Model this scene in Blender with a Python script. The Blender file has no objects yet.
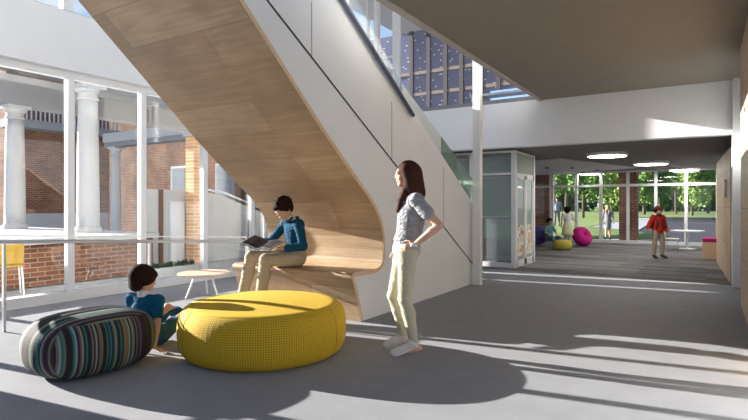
import bpy, math, random
import numpy as np
from mathutils import Vector, Matrix, Quaternion
random.seed(7); np.random.seed(7)
C = bpy.context.scene.collection
D2R = math.pi/180
YAW = 32.3*D2R; EYE = 1.28; FPX = 525.0; HOR = 205.0
Fv = Vector((-math.sin(YAW), math.cos(YAW), 0)); Rv = Vector((math.cos(YAW), math.sin(YAW), 0))
def at(px, d, z=0.0):            # world point seen in pixel column px at depth d
    p = Fv*d + Rv*((px-374)/FPX*d); return Vector((p.x, p.y, z))
def ground(px, py): return at(px, EYE*FPX/(py-HOR))

# ------------------------------------------------------------------ materials
MATS = {}
def nt(m): return m.node_tree.nodes, m.node_tree.links
def mat(name, col, rough=.6, metal=0, spec=.4, emit=None, es=0, noise=0, nscale=8, bump=0, bscale=60, sheen=0):
    if name in MATS: return MATS[name]
    m = bpy.data.materials.new(name); m.use_nodes = True; N, L = nt(m); b = N['Principled BSDF']
    b.inputs['Base Color'].default_value = (*col, 1); b.inputs['Roughness'].default_value = rough
    b.inputs['Metallic'].default_value = metal; b.inputs['Specular IOR Level'].default_value = spec
    if sheen: b.inputs['Sheen Weight'].default_value = sheen
    if emit: b.inputs['Emission Color'].default_value = (*emit, 1); b.inputs['Emission Strength'].default_value = es
    tc = N.new('ShaderNodeTexCoord')
    if noise:
        n = N.new('ShaderNodeTexNoise'); n.inputs['Scale'].default_value = nscale; n.inputs['Detail'].default_value = 6
        L.new(tc.outputs['Object'], n.inputs['Vector'])
        mr = N.new('ShaderNodeMapRange'); mr.inputs['From Min'].default_value = .3; mr.inputs['From Max'].default_value = .7
        mr.inputs['To Min'].default_value = 1-noise; mr.inputs['To Max'].default_value = 1+noise
        L.new(n.outputs['Fac'], mr.inputs['Value'])
        mx = N.new('ShaderNodeVectorMath'); mx.operation = 'SCALE'; mx.inputs[0].default_value = col
        L.new(mr.outputs[0], mx.inputs['Scale']); L.new(mx.outputs[0], b.inputs['Base Color'])
    if bump:
        n = N.new('ShaderNodeTexNoise'); n.inputs['Scale'].default_value = bscale; L.new(tc.outputs['Object'], n.inputs['Vector'])
        bp = N.new('ShaderNodeBump'); bp.inputs['Strength'].default_value = bump; bp.inputs['Distance'].default_value = .01
        L.new(n.outputs['Fac'], bp.inputs['Height']); L.new(bp.outputs[0], b.inputs['Normal'])
    MATS[name] = m; return m
def axes_vec(N, L, ax, src='Object'):
    tc = N.new('ShaderNodeTexCoord')
    if ax == 'uv': return tc.outputs['UV']
    s = N.new('ShaderNodeSeparateXYZ'); L.new(tc.outputs[src], s.inputs[0]); c = N.new('ShaderNodeCombineXYZ')
    L.new(s.outputs['XYZ'.index(ax[0].upper())], c.inputs[0]); L.new(s.outputs['XYZ'.index(ax[1].upper())], c.inputs[1])
    return c.outputs[0]
def cloth(name, col, sc=11, st=.9):
    m = mat(name, col, .85, spec=.1); N, L = nt(m); b = N['Principled BSDF']; tc = N.new('ShaderNodeTexCoord')
    n = N.new('ShaderNodeTexNoise'); n.inputs['Scale'].default_value = sc; n.inputs['Detail'].default_value = 3; n.inputs['Distortion'].default_value = 1.2
    mp = N.new('ShaderNodeMapping'); mp.inputs['Rotation'].default_value = (.5,.35,.2); mp.inputs['Scale'].default_value = (1,1,2.1); L.new(tc.outputs['Object'], mp.inputs[0]); L.new(mp.outputs[0], n.inputs['Vector'])
    bp = N.new('ShaderNodeBump'); bp.inputs['Strength'].default_value = st; bp.inputs['Distance'].default_value = .05
    L.new(n.outputs['Fac'], bp.inputs['Height']); L.new(bp.outputs[0], b.inputs['Normal']); return m
def brickmat(name, ax, c1, c2, mortar, bw=.22, bh=.075, ms=.008, rough=.85, vary=.5, offset=.5, grain=None, bump=.3):
    if name in MATS: return MATS[name]
    m = bpy.data.materials.new(name); m.use_nodes = True; N, L = nt(m); b = N['Principled BSDF']; b.inputs['Roughness'].default_value = rough; b.inputs['Specular IOR Level'].default_value = .1 if rough > .7 else .4
    v = axes_vec(N, L, ax)
    t = N.new('ShaderNodeTexBrick'); t.inputs['Scale'].default_value = 1; t.inputs['Brick Width'].default_value = bw
    t.inputs['Row Height'].default_value = bh; t.inputs['Mortar Size'].default_value = ms; t.offset = offset
    t.inputs['Color1'].default_value = (*c1, 1); t.inputs['Color2'].default_value = (*c2, 1); t.inputs['Mortar'].default_value = (*mortar, 1)
    L.new(v, t.inputs['Vector']); out = t.outputs['Color']
    def mul(a, fac_out, lo, hi):
        mr = N.new('ShaderNodeMapRange'); mr.inputs['From Min'].default_value = .3; mr.inputs['From Max'].default_value = .7
        mr.inputs['To Min'].default_value = lo; mr.inputs['To Max'].default_value = hi; L.new(fac_out, mr.inputs['Value'])
        s = N.new('ShaderNodeVectorMath'); s.operation = 'SCALE'; L.new(a, s.inputs[0]); L.new(mr.outputs[0], s.inputs['Scale']); return s.outputs[0]
    n = N.new('ShaderNodeTexNoise'); n.inputs['Scale'].default_value = 1.2; n.inputs['Detail'].default_value = 4; L.new(v, n.inputs['Vector'])
    out = mul(out, n.outputs['Fac'], 1-vary*.3, 1+vary*.3)
    if grain:
        mp = N.new('ShaderNodeMapping'); mp.inputs['Scale'].default_value = grain; L.new(v, mp.inputs['Vector'])
        n2 = N.new('ShaderNodeTexNoise'); n2.inputs['Scale'].default_value = 1; n2.inputs['Detail'].default_value = 8; n2.inputs['Distortion'].default_value = .6
        L.new(mp.outputs[0], n2.inputs['Vector']); out = mul(out, n2.outputs['Fac'], .84, 1.13)
    L.new(out, b.inputs['Base Color'])
    if bump:
        bp = N.new('ShaderNodeBump'); bp.inputs['Strength'].default_value = bump; bp.inputs['Distance'].default_value = .01; bp.invert = True
        L.new(t.outputs['Fac'], bp.inputs['Height']); L.new(bp.outputs[0], b.inputs['Normal'])
    MATS[name] = m; return m
def glass(name, tint=(1,1,1), refl=.06, haze=0.0, hazecol=(.8,.85,.85)):
    if name in MATS: return MATS[name]
    m = bpy.data.materials.new(name); m.use_nodes = True; N, L = nt(m); N.clear()
    o = N.new('ShaderNodeOutputMaterial'); tr = N.new('ShaderNodeBsdfTransparent'); tr.inputs[0].default_value = (*tint, 1)
    gl = N.new('ShaderNodeBsdfGlossy'); gl.inputs['Roughness'].default_value = .02
    mx = N.new('ShaderNodeMixShader'); fr = N.new('ShaderNodeFresnel'); fr.inputs['IOR'].default_value = 1.45
    ml = N.new('ShaderNodeMath'); ml.operation = 'MULTIPLY'; ml.inputs[1].default_value = refl/.04; L.new(fr.outputs[0], ml.inputs[0])
    L.new(ml.outputs[0], mx.inputs[0]); L.new(tr.outputs[0], mx.inputs[1]); L.new(gl.outputs[0], mx.inputs[2]); last = mx.outputs[0]
    if haze:
        df = N.new('ShaderNodeBsdfDiffuse'); df.inputs[0].default_value = (*hazecol, 1)
        tl = N.new('ShaderNodeBsdfTranslucent'); tl.inputs[0].default_value = (*hazecol, 1)
        ad = N.new('ShaderNodeMixShader'); ad.inputs[0].default_value = .4; L.new(df.outputs[0], ad.inputs[1]); L.new(tl.outputs[0], ad.inputs[2])
        m2 = N.new('ShaderNodeMixShader'); m2.inputs[0].default_value = haze; L.new(last, m2.inputs[1]); L.new(ad.outputs[0], m2.inputs[2]); last = m2.outputs[0]
    L.new(last, o.inputs[0]); MATS[name] = m; return m

white = mat('white paint', (.82,.835,.85), .6, noise=.02, nscale=2)
white_trim = mat('white coated metal', (.80,.80,.80), .4)
grey_metal = mat('brushed grey metal', (.50,.51,.53), .35, metal=.5)
dark_line = mat('dark joint', (.03,.03,.035), .7)
soft_line = mat('soft panel joint', (.42,.42,.42), .7)
ceil_dark = mat('warm grey ceiling', (.27,.24,.20), .75, noise=.03, nscale=3)
ceil_dark2 = mat('charcoal ceiling', (.19,.18,.175), .8)
floor_m = mat('polished grey concrete', (.285,.288,.308), .7, spec=.12, noise=.05, nscale=5)
birch = brickmat('birch planks', 'uv', (.53,.375,.235), (.40,.265,.155), (.27,.17,.10), bw=1.6, bh=.40, ms=.0025, rough=.45, vary=.7, offset=.37, grain=(2.0,26,1), bump=.05)
birch_edge = mat('birch ply edge', (.72,.52,.33), .5, noise=.08, nscale=30)
birch_wall = brickmat('birch wall boards', 'yz', (.66,.49,.33), (.56,.40,.26), (.2,.13,.08), bw=1.6, bh=.62, ms=.004, rough=.5, vary=.5, grain=(2.5,30,1), bump=.05)
brick_yz = brickmat('red brick facing east', 'yz', (.27,.105,.055), (.15,.06,.038), (.33,.27,.21), vary=.9)
brick_xz = brickmat('red brick facing south', 'xz', (.27,.105,.055), (.15,.06,.038), (.33,.27,.21), vary=.9)
brick_lit = brickmat('orange brick', 'xz', (.62,.30,.14), (.46,.2,.09), (.6,.5,.4), vary=.6)  # brighter copy of the red brick, sunlight put into its colour
carpet = brickmat('striped carpet planks', 'xy', (.21,.20,.195), (.09,.087,.09), (.14,.135,.13), bw=1.1, bh=.15, ms=.0, rough=.95, vary=.5, offset=.4, bump=0, grain=(3,60,1))
window_glass = glass('clear window glass', (.97,.98,.98), .03, 0)
guard_glass = glass('greenish guard glass', (.80,.93,.86), .06, .16, (.75,.9,.82))
clear_guard = glass('clear guard glass', (.95,.97,.97), .006, .02)
light_patch_guard = glass('guard glass with painted light patch', (.9,.95,.93), .02, .75, (.9,.93,.93))  # white haze stands in for the bright light patch on the guard
booth_glass = glass('pale green booth glass', (.85,.94,.9), .08, .45, (.80,.92,.84))  # green tint, with haze added in place of pale reflections
navy_glass = mat('navy panel', (.06,.065,.12), .3)

# ------------------------------------------------------------------ mesh builder
class MB:
    def __init__(s): s.v = []; s.f = []; s.uv = {}; s.mi = []
    def add(s, vs, fs, uvs=None, mi=0):
        o = len(s.v); s.v += [tuple(v) for v in vs]
        for k, f in enumerate(fs):
            s.f.append(tuple(i+o for i in f)); s.mi.append(mi)
            if uvs: s.uv[len(s.f)-1] = uvs[k]
        return s
    def box(s, x0, x1, y0, y1, z0, z1, mi=0):
        vs = [(x,y,z) for x in (x0,x1) for y in (y0,y1) for z in (z0,z1)]
        return s.add(vs, [(0,1,3,2),(4,6,7,5),(0,4,5,1),(2,3,7,6),(0,2,6,4),(1,5,7,3)], mi=mi)
    def bar(s, a, b, w, h, up=(0,0,1)):
        a, b = Vector(a), Vector(b); d = (b-a).normalized(); u = Vector(up)
        if abs(d.dot(u)) > .98: u = Vector((0,1,0))
        r = d.cross(u).normalized(); u = r.cross(d).normalized(); vs = []
        for p in (a, b):
            for i, j in ((-1,-1),(1,-1),(1,1),(-1,1)): vs.append(p+r*(i*w/2)+u*(j*h/2))
        return s.add(vs, [(3,2,1,0),(4,5,6,7),(0,1,5,4),(1,2,6,5),(2,3,7,6),(3,0,4,7)])
    def tube(s, pts, r, n=10, closed=False):
        pts = [Vector(p) for p in pts]; rs = r if isinstance(r, (list, tuple)) else [r]*len(pts); vs = []; fs = []
        ref = Vector((0,0,1))
        for i, p in enumerate(pts):
            d = (pts[min(i+1,len(pts)-1)]-pts[max(i-1,0)]).normalized()
            if i == 0 and abs(d.z) > .9: ref = Vector((0,1,0))
            x = d.cross(ref).normalized(); y = x.cross(d).normalized()
            for k in range(n):
                a = 2*math.pi*k/n; vs.append(p+x*(rs[i]*math.cos(a))+y*(rs[i]*math.sin(a)))
        for i in range(len(pts)-1):
            for k in range(n): fs.append((i*n+k, i*n+(k+1)%n, (i+1)*n+(k+1)%n, (i+1)*n+k))
        fs.append(tuple(range(n-1,-1,-1))); fs.append(tuple((len(pts)-1)*n+k for k in range(n)))
        return s.add(vs, fs)
    def lathe(s, prof, c=(0,0,0), n=32, sx=1, sy=1):
        vs = []; fs = []; m = len(prof)
        for r, z in prof:
            for k in range(n):
                a = 2*math.pi*k/n; vs.append((c[0]+sx*r*math.cos(a), c[1]+sy*r*math.sin(a), c[2]+z))
        for i in range(m-1):
            for k in range(n): fs.append((i*n+k, i*n+(k+1)%n, (i+1)*n+(k+1)%n, (i+1)*n+k))
        if prof[0][0] > 1e-4: fs.append(tuple(range(n-1,-1,-1)))
        if prof[-1][0] > 1e-4: fs.append(tuple((m-1)*n+k for k in range(n)))
        return s.add(vs, fs)
    def prism(s, poly, axis, a, b):      # poly in the two other axes, extruded on axis from a to b
        def P(u, v, w):
            return {'x': (w,u,v), 'y': (u,w,v), 'z': (u,v,w)}[axis]
        n = len(poly); vs = [P(u,v,a) for u,v in poly]+[P(u,v,b) for u,v in poly]
        return s.add(vs, [tuple(range(n-1,-1,-1)), tuple(range(n,2*n))]+[(i,(i+1)%n,n+(i+1)%n,n+i) for i in range(n)])
    def build(s, name, m, parent=None, smooth=False, loc=None, bevel=0):
        off = Vector(parent.location) if (parent is not None and loc is None and parent.get('_w')) else Vector(loc or (0,0,0))
        me = bpy.data.meshes.new(name); me.from_pydata([tuple(Vector(v)-off) for v in s.v], [], s.f)
        if s.uv:
            ul = me.uv_layers.new(name='UVMap')
            for fi, p in enumerate(me.polygons):
                if fi in s.uv:
                    for li, uv in zip(p.loop_indices, s.uv[fi]): ul.data[li].uv = uv
        for mm in (m if isinstance(m, (list, tuple)) else [m]): me.materials.append(mm)
        for p, i in zip(me.polygons, s.mi): p.material_index = i
        if not s.uv:
            import bmesh
            bm = bmesh.new(); bm.from_mesh(me); bmesh.ops.recalc_face_normals(bm, faces=bm.faces); bm.to_mesh(me); bm.free()
        if smooth: me.shade_smooth()
        return link(name, me, parent, (0,0,0) if parent else (loc or (0,0,0)), bevel)
def link(name, me, parent=None, loc=(0,0,0), bevel=0):
    o = bpy.data.objects.new(name, me); C.objects.link(o); o.parent = parent; o.location = loc
    if bevel:
        b = o.modifiers.new('bevel', 'BEVEL'); b.width = bevel; b.segments = 3; b.limit_method = 'ANGLE'
    return o
def tag(o, label=None, cat=None, group=None, kind=None):
    if label: o['label'] = label
    if cat: o['category'] = cat
    if group: o['group'] = group
    if kind: o['kind'] = kind
    return o
def thing(name, loc, label, cat, group=None, rz=0, world=True):
    o = bpy.data.objects.new(name, None); C.objects.link(o); o.location = loc; o.rotation_euler = (0,0,rz)
    o.empty_display_size = .1
    if world: o['_w'] = 1
    return tag(o, label, cat, group)
def struct(name, mb, m, **k): return tag(mb.build(name, m, **k), kind='structure')

# ------------------------------------------------------------------ signed-distance modelling for people
def V(*a): return np.array(a, float)
def cap(a, b, ra, rb, k=.02, flat=None): return dict(t='c', a=np.array(a,float), b=np.array(b,float), ra=ra, rb=rb, k=k, flat=flat)
def ell(c, r, R=None, k=.02): return dict(t='e', c=np.array(c,float), r=np.array(r,float), R=R, k=k)
def pbounds(p):
    if p['t'] == 'c':
        m = max(p['ra'], p['rb']); return np.minimum(p['a'],p['b'])-m, np.maximum(p['a'],p['b'])+m
    m = max(p['r']) if p['R'] is not None else p['r']; return p['c']-m, p['c']+m
def peval(p, P, off=0):
    if p['t'] == 'c':
        ab = p['b']-p['a']; q = P-p['a']; L = max(ab@ab, 1e-9); t = np.clip((q@ab)/L, 0, 1)
        w = q-t[...,None]*ab
        if p['flat'] is not None:
            n, s = p['flat']; c = w@n; w = w+(c*(1/s-1))[...,None]*n
        return np.sqrt((w*w).sum(-1))-(p['ra']+(p['rb']-p['ra'])*t)-off
    q = P-p['c']
    if p['R'] is not None: q = q@p['R']
    r = p['r']; k0 = np.sqrt(((q/r)**2).sum(-1)); k1 = np.sqrt(((q/(r*r))**2).sum(-1))+1e-9
    return k0*(k0-1)/k1-off
def smin(a, b, k):
    h = np.maximum(k-np.abs(a-b), 0)/k; return np.minimum(a, b)-h*h*k*.25
def surf(name, prims, h, off=0, subs=(), clips=(), extra=(), smooth=1):
    allp = list(prims)+list(extra)
    lo = np.min([pbounds(p)[0] for p in allp], 0)-off-4*h; hi = np.max([pbounds(p)[1] for p in allp], 0)+off+4*h
    n = np.ceil((hi-lo)/h).astype(int)+1; F = np.full(n, .12, np.float32)
    def sub(p, mar):
        a, b = pbounds(p); i0 = np.clip(np.floor((a-mar-lo)/h).astype(int), 0, n-1); i1 = np.clip(np.ceil((b+mar-lo)/h).astype(int)+1, 1, n)
        ax = [lo[d]+h*np.arange(i0[d], i1[d]) for d in range(3)]
        return tuple(slice(i0[d], i1[d]) for d in range(3)), np.stack(np.meshgrid(*ax, indexing='ij'), -1)
    for p, o in [(p, off) for p in prims]+[(p, 0) for p in extra]:
        sl, P = sub(p, p['k']+o+3*h)
        if P.size: F[sl] = smin(F[sl], peval(p, P, o), p['k'])
    for p in subs:
        sl, P = sub(p, p['k']+3*h)
        if P.size: F[sl] = -smin(-F[sl], peval(p, P), p['k'])
    G = None
    for (p0, nn) in clips:
        if G is None: G = np.stack(np.meshgrid(*[lo[d]+h*np.arange(n[d]) for d in range(3)], indexing='ij'), -1)
        F = np.maximum(F, ((G-np.array(p0))@np.array(nn)).astype(np.float32))
    # surface nets
    S = F < 0; I = np.array(F.shape)-1
    cnt = np.zeros(I, np.int8); acc = np.zeros((*I, 3), np.float32)
    corners = [(i,j,k) for i in (0,1) for j in (0,1) for k in (0,1)]
    def cor(A, c): return A[c[0]:c[0]+I[0], c[1]:c[1]+I[1], c[2]:c[2]+I[2]]
    for c in corners:
        for d in range(3):
            if c[d]: continue
            e = list(c); e[d] = 1; fa, fb = cor(F, c), cor(F, e); m = (fa < 0) != (fb < 0)
            t = np.where(m, fa/np.where(m, fa-fb, 1), 0)
            cnt += m
            for q in range(3): acc[..., q] += np.where(m, c[q]+(t if q == d else 0), 0)
    act = cnt > 0; idx = -np.ones(I, int); idx[act] = np.arange(act.sum())
    base = np.argwhere(act); vs = lo+h*(base+acc[act]/cnt[act][:, None]); fs = []
    for d in range(3):
        u, w = (d+1)%3, (d+2)%3
        sa = [slice(1, None)]*3; sa[d] = slice(0, -1); sb = [slice(1, None)]*3; sb[d] = slice(1, None)
        a, b = S[tuple(sa)], S[tuple(sb)]
        for flip in (False, True):
            loc = np.argwhere(a & ~b if not flip else b & ~a)
            if not len(loc): continue
            g = loc.copy(); 
            for q in range(3):
                if q != d: g[:, q] += 1
            g = g[(g[:, u] < I[u]) & (g[:, w] < I[w]) & (g[:, d] < I[d])]
            def id_(du, dw):
                gg = g.copy(); gg[:, u] -= du; gg[:, w] -= dw; return idx[gg[:,0], gg[:,1], gg[:,2]]
            qd = np.stack([id_(1,1), id_(0,1), id_(0,0), id_(1,0)], 1)
            if flip: qd = qd[:, ::-1]
            fs.append(qd[(qd >= 0).all(1)])
    fs = np.concatenate(fs)
    for _ in range(smooth):
        acc2 = np.zeros_like(vs); c2 = np.zeros(len(vs))
        for i in range(4):
            np.add.at(acc2, fs[:, i], vs[fs[:, (i+1)%4]]+vs[fs[:, (i+3)%4]]); np.add.at(c2, fs[:, i], 2)
        vs = vs*.5+.5*acc2/np.maximum(c2, 1)[:, None]
    me = bpy.data.meshes.new(name); me.from_pydata(vs.tolist(), [], fs.tolist()); me.shade_smooth()
    return me
def paint(me, mats, tests):
    for m in mats: me.materials.append(m)
    co = np.zeros(len(me.vertices)*3); me.vertices.foreach_get('co', co); co = co.reshape(-1,3)
    n = len(me.polygons); vi = np.zeros(n*4, int); me.polygons.foreach_get('vertices', vi)
    cen = co[vi.reshape(-1,4)].mean(1); mi = np.zeros(n, int)
    for k, prims in tests:
        for p in prims: mi[peval(p, cen) < 0] = k
    me.polygons.foreach_set('material_index', mi)
def frame(right, up):
    r = np.array(right,float); r /= np.linalg.norm(r); u = np.array(up,float); u -= r*(u@r); u /= np.linalg.norm(u)
    f = np.cross(u, r); return np.stack([r, f, u], 1)   # columns: right, forward, up
def unit(v): v = np.array(v,float); return v/np.linalg.norm(v)
def headframe(yaw, pitch=0, roll=0):      # yaw + = to the figure's left, pitch + = looking down
    m = Matrix.Rotation(yaw*D2R, 3, 'Z') @ Matrix.Rotation(-pitch*D2R, 3, 'X') @ Matrix.Rotation(roll*D2R, 3, 'Y')
    return np.array(m)
def hand(w, d, palmn, side, s=1.0, curl=.35, spread=.06):
    """w wrist, d direction of fingers, palmn palm normal, side = direction of the thumb"""
    d = unit(d); pn = unit(palmn); pn = unit(pn-d*(pn@d)); sd = np.cross(d, pn)
    if sd@np.array(side) < 0: sd = -sd
    P = []; c = w+d*.045*s
    P.append(cap(w+d*.01*s-sd*.0*s, w+d*.072*s, .026*s, .034*s, .012, (pn, .48)))
    Ls = [.068, .078, .072, .056]
    for i in range(4):
        o = (1.5-i)*.0185*s; a = w+d*(.078-.004*abs(i-1.2))*s+sd*o; dd = unit(d+sd*spread*(1.5-i)); L = Ls[i]*s
        d1 = unit(dd+pn*curl*.6); d2 = unit(dd+pn*curl*1.8); d3 = unit(dd+pn*curl*3.2)
        b = a+d1*L*.45; e = b+d2*L*.32; g = e+d3*L*.23
        P += [cap(a-d*.012*s, b, .0088*s, .0080*s, .006), cap(b, e, .0080*s, .0074*s, .004), cap(e, g, .0074*s, .0062*s, .004)]
    a = w+d*.018*s+sd*.022*s; b = a+unit(d*.55+sd*.8+pn*.3)*.036*s; e = b+unit(d*.85+sd*.4+pn*.4)*.03*s; g = e+unit(d+sd*.1+pn*.5)*.02*s
    P += [cap(a, b, .013*s, .0105*s, .01), cap(b, e, .0102*s, .009*s, .004), cap(e, g, .009*s, .007*s, .004)]
    return P
def head_prims(c, H, s, female=False):
    T = lambda x, y, z: c+H@(np.array([x,y,z])*s)
    E = lambda x, y, z, a, b, d, k=.02: ell(T(x,y,z), np.array([a,b,d])*s, H, k*s)
    P = [E(0,-.012,.03,.074,.092,.085), E(0,.03,-.03,.058,.058,.078,.03), E(0,.052,-.092,.022,.022,.018,.02)]
    for q in (-1,1):
        P += [cap(T(q*.052,-.01,-.055), T(q*.014,.062,-.09), .018*s, .014*s, .025*s),
              E(q*.077,-.008,-.012,.009,.02,.031,.006), E(q*.034,.062,-.03,.02,.018,.018,.02), E(q*.031,.079,.006,.014,.010,.009,.006)]
    P += [E(0,.078,.024,.046,.012,.012,.02), cap(T(0,.084,.008), T(0,.099,-.026), .0075*s, .0095*s, .012*s), E(0,.091,-.030,.015,.009,.008,.006),
          E(0,.087,-.056,.023,.010,.006,.006), E(0,.085,-.066,.020,.010,.006,.006)]
    eyes = [E(q*.031,.088,.006,.013,.010,.0055) for q in (-1,1)]; iris = [E(q*.031,.090,.006,.0062,.010,.006) for q in (-1,1)]
    brow = [E(q*.033,.086,.026,.018,.014,.0042) for q in (-1,1)]; lips = [E(0,.094,-.061,.023,.012,.0085)]
    return P, eyes, iris, brow, lips
def figure(J, s, sh=1.0):
    """body primitives from joints; s = stature / 1.68"""
    g = {}; pel, ch, nk = V(*J['pelvis']), V(*J['chest']), V(*J['neck'])
    hr = V(*J['hipR'])-V(*J['hipL']); sr = V(*J['shR'])-V(*J['shL']); up = ch-pel
    FP = frame(hr, up); FC = frame(sr, nk-ch+.5*up)
    g['torso'] = [ell(pel, V(.158,.112,.12)*s, FP, .05*s), ell((pel*.52+ch*.48), V(.118,.088,.13)*s, frame(hr+sr, up), .06*s),
                  ell(ch+FC[:,2]*.01, V(.142*sh,.102,.15)*s, FC, .06*s)]
    top = ch+FC[:,2]*.12*s
    for q in ('R','L'):
        S = V(*J['sh'+q]); g['torso'] += [cap(top+(S-top)*.25+FC[:,2]*.0, S, .052*s, .05*s, .04*s)]
    g['neck'] = [cap(nk-unit(V(*J['head'])-nk)*.05*s, V(*J['head'])-unit(V(*J['head'])-nk)*.05*s, .052*s, .046*s, .03*s)]
    for q in ('R','L'):
        S, E, W = (V(*J[n+q]) for n in ('sh','el','wr')); g['upper'+q] = [cap(S, E, .047*s, .036*s, .03*s)]
        m = E+(W-E)*.3; g['fore'+q] = [cap(E, m, .036*s, .037*s, .012*s), cap(m, W, .037*s, .0245*s, .012*s)]
        Hp, K, A, T = (V(*J[n+q]) for n in ('hip','kn','an','toe')); g['thigh'+q] = [cap(Hp, K, .082*s, .052*s, .04*s)]
        m = K+(A-K)*.32; bk = unit(np.cross(np.cross(A-K, T-A), A-K)) if np.linalg.norm(np.cross(A-K, T-A)) > 1e-6 else V(0,1,0)
        g['calf'+q] = [cap(K, m-bk*.01*s, .052*s, .053*s, .02*s), cap(m-bk*.01*s, A, .053*s, .033*s, .02*s)]
        dn = unit(np.cross(T-A, np.cross(A-K, T-A))); dn = dn if dn@(A-K) > 0 else -dn
        heel = A+dn*.045*s-unit(T-A)*.035*s
        g['foot'+q] = [cap(A+dn*.02*s, T, .034*s, .024*s, .02*s), cap(heel, T, .028*s, .024*s, .02*s), ell(T-unit(T-A)*.03*s, V(.042,.042,.026)*s, None, .02*s)]
    for q in ('R','L'):
        if 'hand'+q in J: g['hand'+q] = hand(V(*J['wr'+q]), *J['hand'+q])
    return g
def shoe(A, T, s, off=.006):
    f = unit(V(T[0]-A[0], T[1]-A[1], 0)); z = min(A[2], T[2])-.0; g0 = V(A[0],A[1],0); zf = T[2]-.022*s
    fx = np.array(frame(np.cross(f, V(0,0,1)), V(0,0,1)))
    return f, zf

skin_f = mat('fair skin', (.60,.36,.26), .5, spec=.3); skin_t = mat('tan skin', (.50,.29,.19), .5, spec=.3)
lipm = mat('lip', (.42,.13,.11), .5); eyew = mat('eye white', (.75,.75,.75), .3); irism = mat('iris', (.03,.02,.015), .2)
hair_br = mat('auburn brown hair', (.055,.022,.015), .8, spec=.1, noise=.5, nscale=60, bump=.5, bscale=180)
hair_dk = mat('dark brown hair', (.026,.010,.007), .85, spec=.1, noise=.4, nscale=60, bump=.4, bscale=160)
hair_bk = mat('black hair', (.012,.008,.007), .85, spec=.1, bump=.4, bscale=160)
PEOPLE = []
def person(loc, rz, J, s, h, label, skin, hair_mat, hairP, hairS, clothes, H, headsize=1.0, group=None, sh=1.0, hair_clips=()):
    root = thing('person', loc, label, 'person', group, rz, world=False)
    g = figure(J, s, sh); hp, eyes, iris, brow, lips = head_prims(V(*J['head']), H, headsize)
    allp = sum(g.values(), [])+hp
    me = surf('body', allp, h); browm = hair_mat
    paint(me, [skin, eyew, irism, browm, lipm], [(1, eyes), (2, iris), (3, brow), (4, lips)]); link('body', me, root)
    if hairP:
        me = surf('hair', hairP(V(*J['head']), H, headsize), h, subs=hairS(V(*J['head']), H, headsize), clips=hair_clips, smooth=1); me.materials.append(hair_mat); link('hair', me, root)
    for (nm, m, keys, off, extra, subs, clips) in clothes:
        pr = sum([g[k] if isinstance(k, str) else [k] for k in keys], [])
        me = surf(nm, pr, h, off=off, subs=subs, clips=clips, extra=extra, smooth=2); me.materials.append(m); link(nm, me, root)
    return root, g
def part_cap(a, b, ra, rb, f, k=.02):       # first fraction f of a limb
    a, b = V(*a), V(*b); return cap(a, a+(b-a)*f, ra, ra+(rb-ra)*f, k)
def shoes(J, s, q, m, h, root, sole=None):
    A, T = V(*J['an'+q]), V(*J['toe'+q]); f = unit(T-A); dn = V(0,0,-1)
    f2 = unit(V(f[0],f[1],0)) if abs(f[2]) < .85 else f
    dn = unit(dn-f*(dn@f)) if abs(f[2]) < .85 else unit(V(0,0,-1)-f*(V(0,0,-1)@f))
    heel = T-f*.17*s; side = np.cross(f, dn)
    P = [cap(heel, T+f*.01*s, .040*s, .036*s, .02), cap(T-f*.06*s, T+f*.012*s, .048*s, .042*s, .02, (dn, .8)), cap(heel+f*.012-dn*.03*s, A+dn*.02*s, .040*s, .042*s, .02)]
    me = surf('shoe', P, h, clips=[(T+dn*.026*s, dn)]); me.materials.append(m); o = link('shoe', me, root)
    if sole is not None:
        me = surf('sole', [cap(heel, T+f*.01*s, .043*s, .041*s, .02), cap(T-f*.05*s, T+f*.012*s, .050*s, .045*s, .02)], h, clips=[(T+dn*.032*s, dn), (T+dn*.016*s, -dn)], smooth=0)
        me.materials.append(sole); link('sole', me, o)

# ================================================================== SETTING
XG = -7.2            # glazing plane
XS, XSL = -3.2, -5.0 # stair faces
YB, ZC, ZL = 10.0, 3.25, 2.42   # beam, upper lobby ceiling, low ceiling behind the beam
YW = 19.3
SUNAZ = 8.5*D2R; SUNEL = 14.5*D2R

m = MB(); m.add([(-7.1,-3,0),(2.5,-3,0),(2.5,10.1,0),(-7.1,10.1,0),(-7.1,-3,-.2),(2.5,-3,-.2),(2.5,10.1,-.2),(-7.1,10.1,-.2)], [(0,1,2,3),(7,6,5,4),(0,4,5,1),(1,5,6,2),(2,6,7,3),(3,7,4,0)])
struct('floor', m, floor_m)
struct('floor_carpet', MB().box(-8.5,1.5,10.1,YW,-.2,0.0), carpet)
# ceilings
struct('ceiling', MB().box(-2.58,2.5,-3,YB,ZC,ZC+.5), ceil_dark)
struct('trim_1', MB().box(-2.66,-2.58,-3,YB,ZC-.02,ZC+.5), mat('pale trim', (.5,.48,.45), .6))
struct('ceiling_low', MB().box(-8.5,1.5,YB+.25,YW+.3,ZL,ZL+.3), ceil_dark2)
m = MB(); z = ZL-.03
pp = [at(533,13.4),at(561,12.8),at(634,15.9),at(533,19.6)]
m.prism([(p.x,p.y) for p in pp], 'z', z, ZL+.01); struct('ceiling_panel', m, mat('light ceiling', (.6,.6,.61), .7))
# beam with spandrel
struct('trim_2', MB().box(-7.1,.349,YB,YB+.25,ZL-.02,ZC+.02), white)
struct('trim_3', MB().box(-7.1,-2.66,YB+.02,YB+.25,ZC+.02,ZC+.10), mat('grey sill', (.25,.25,.25), .6))
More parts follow.
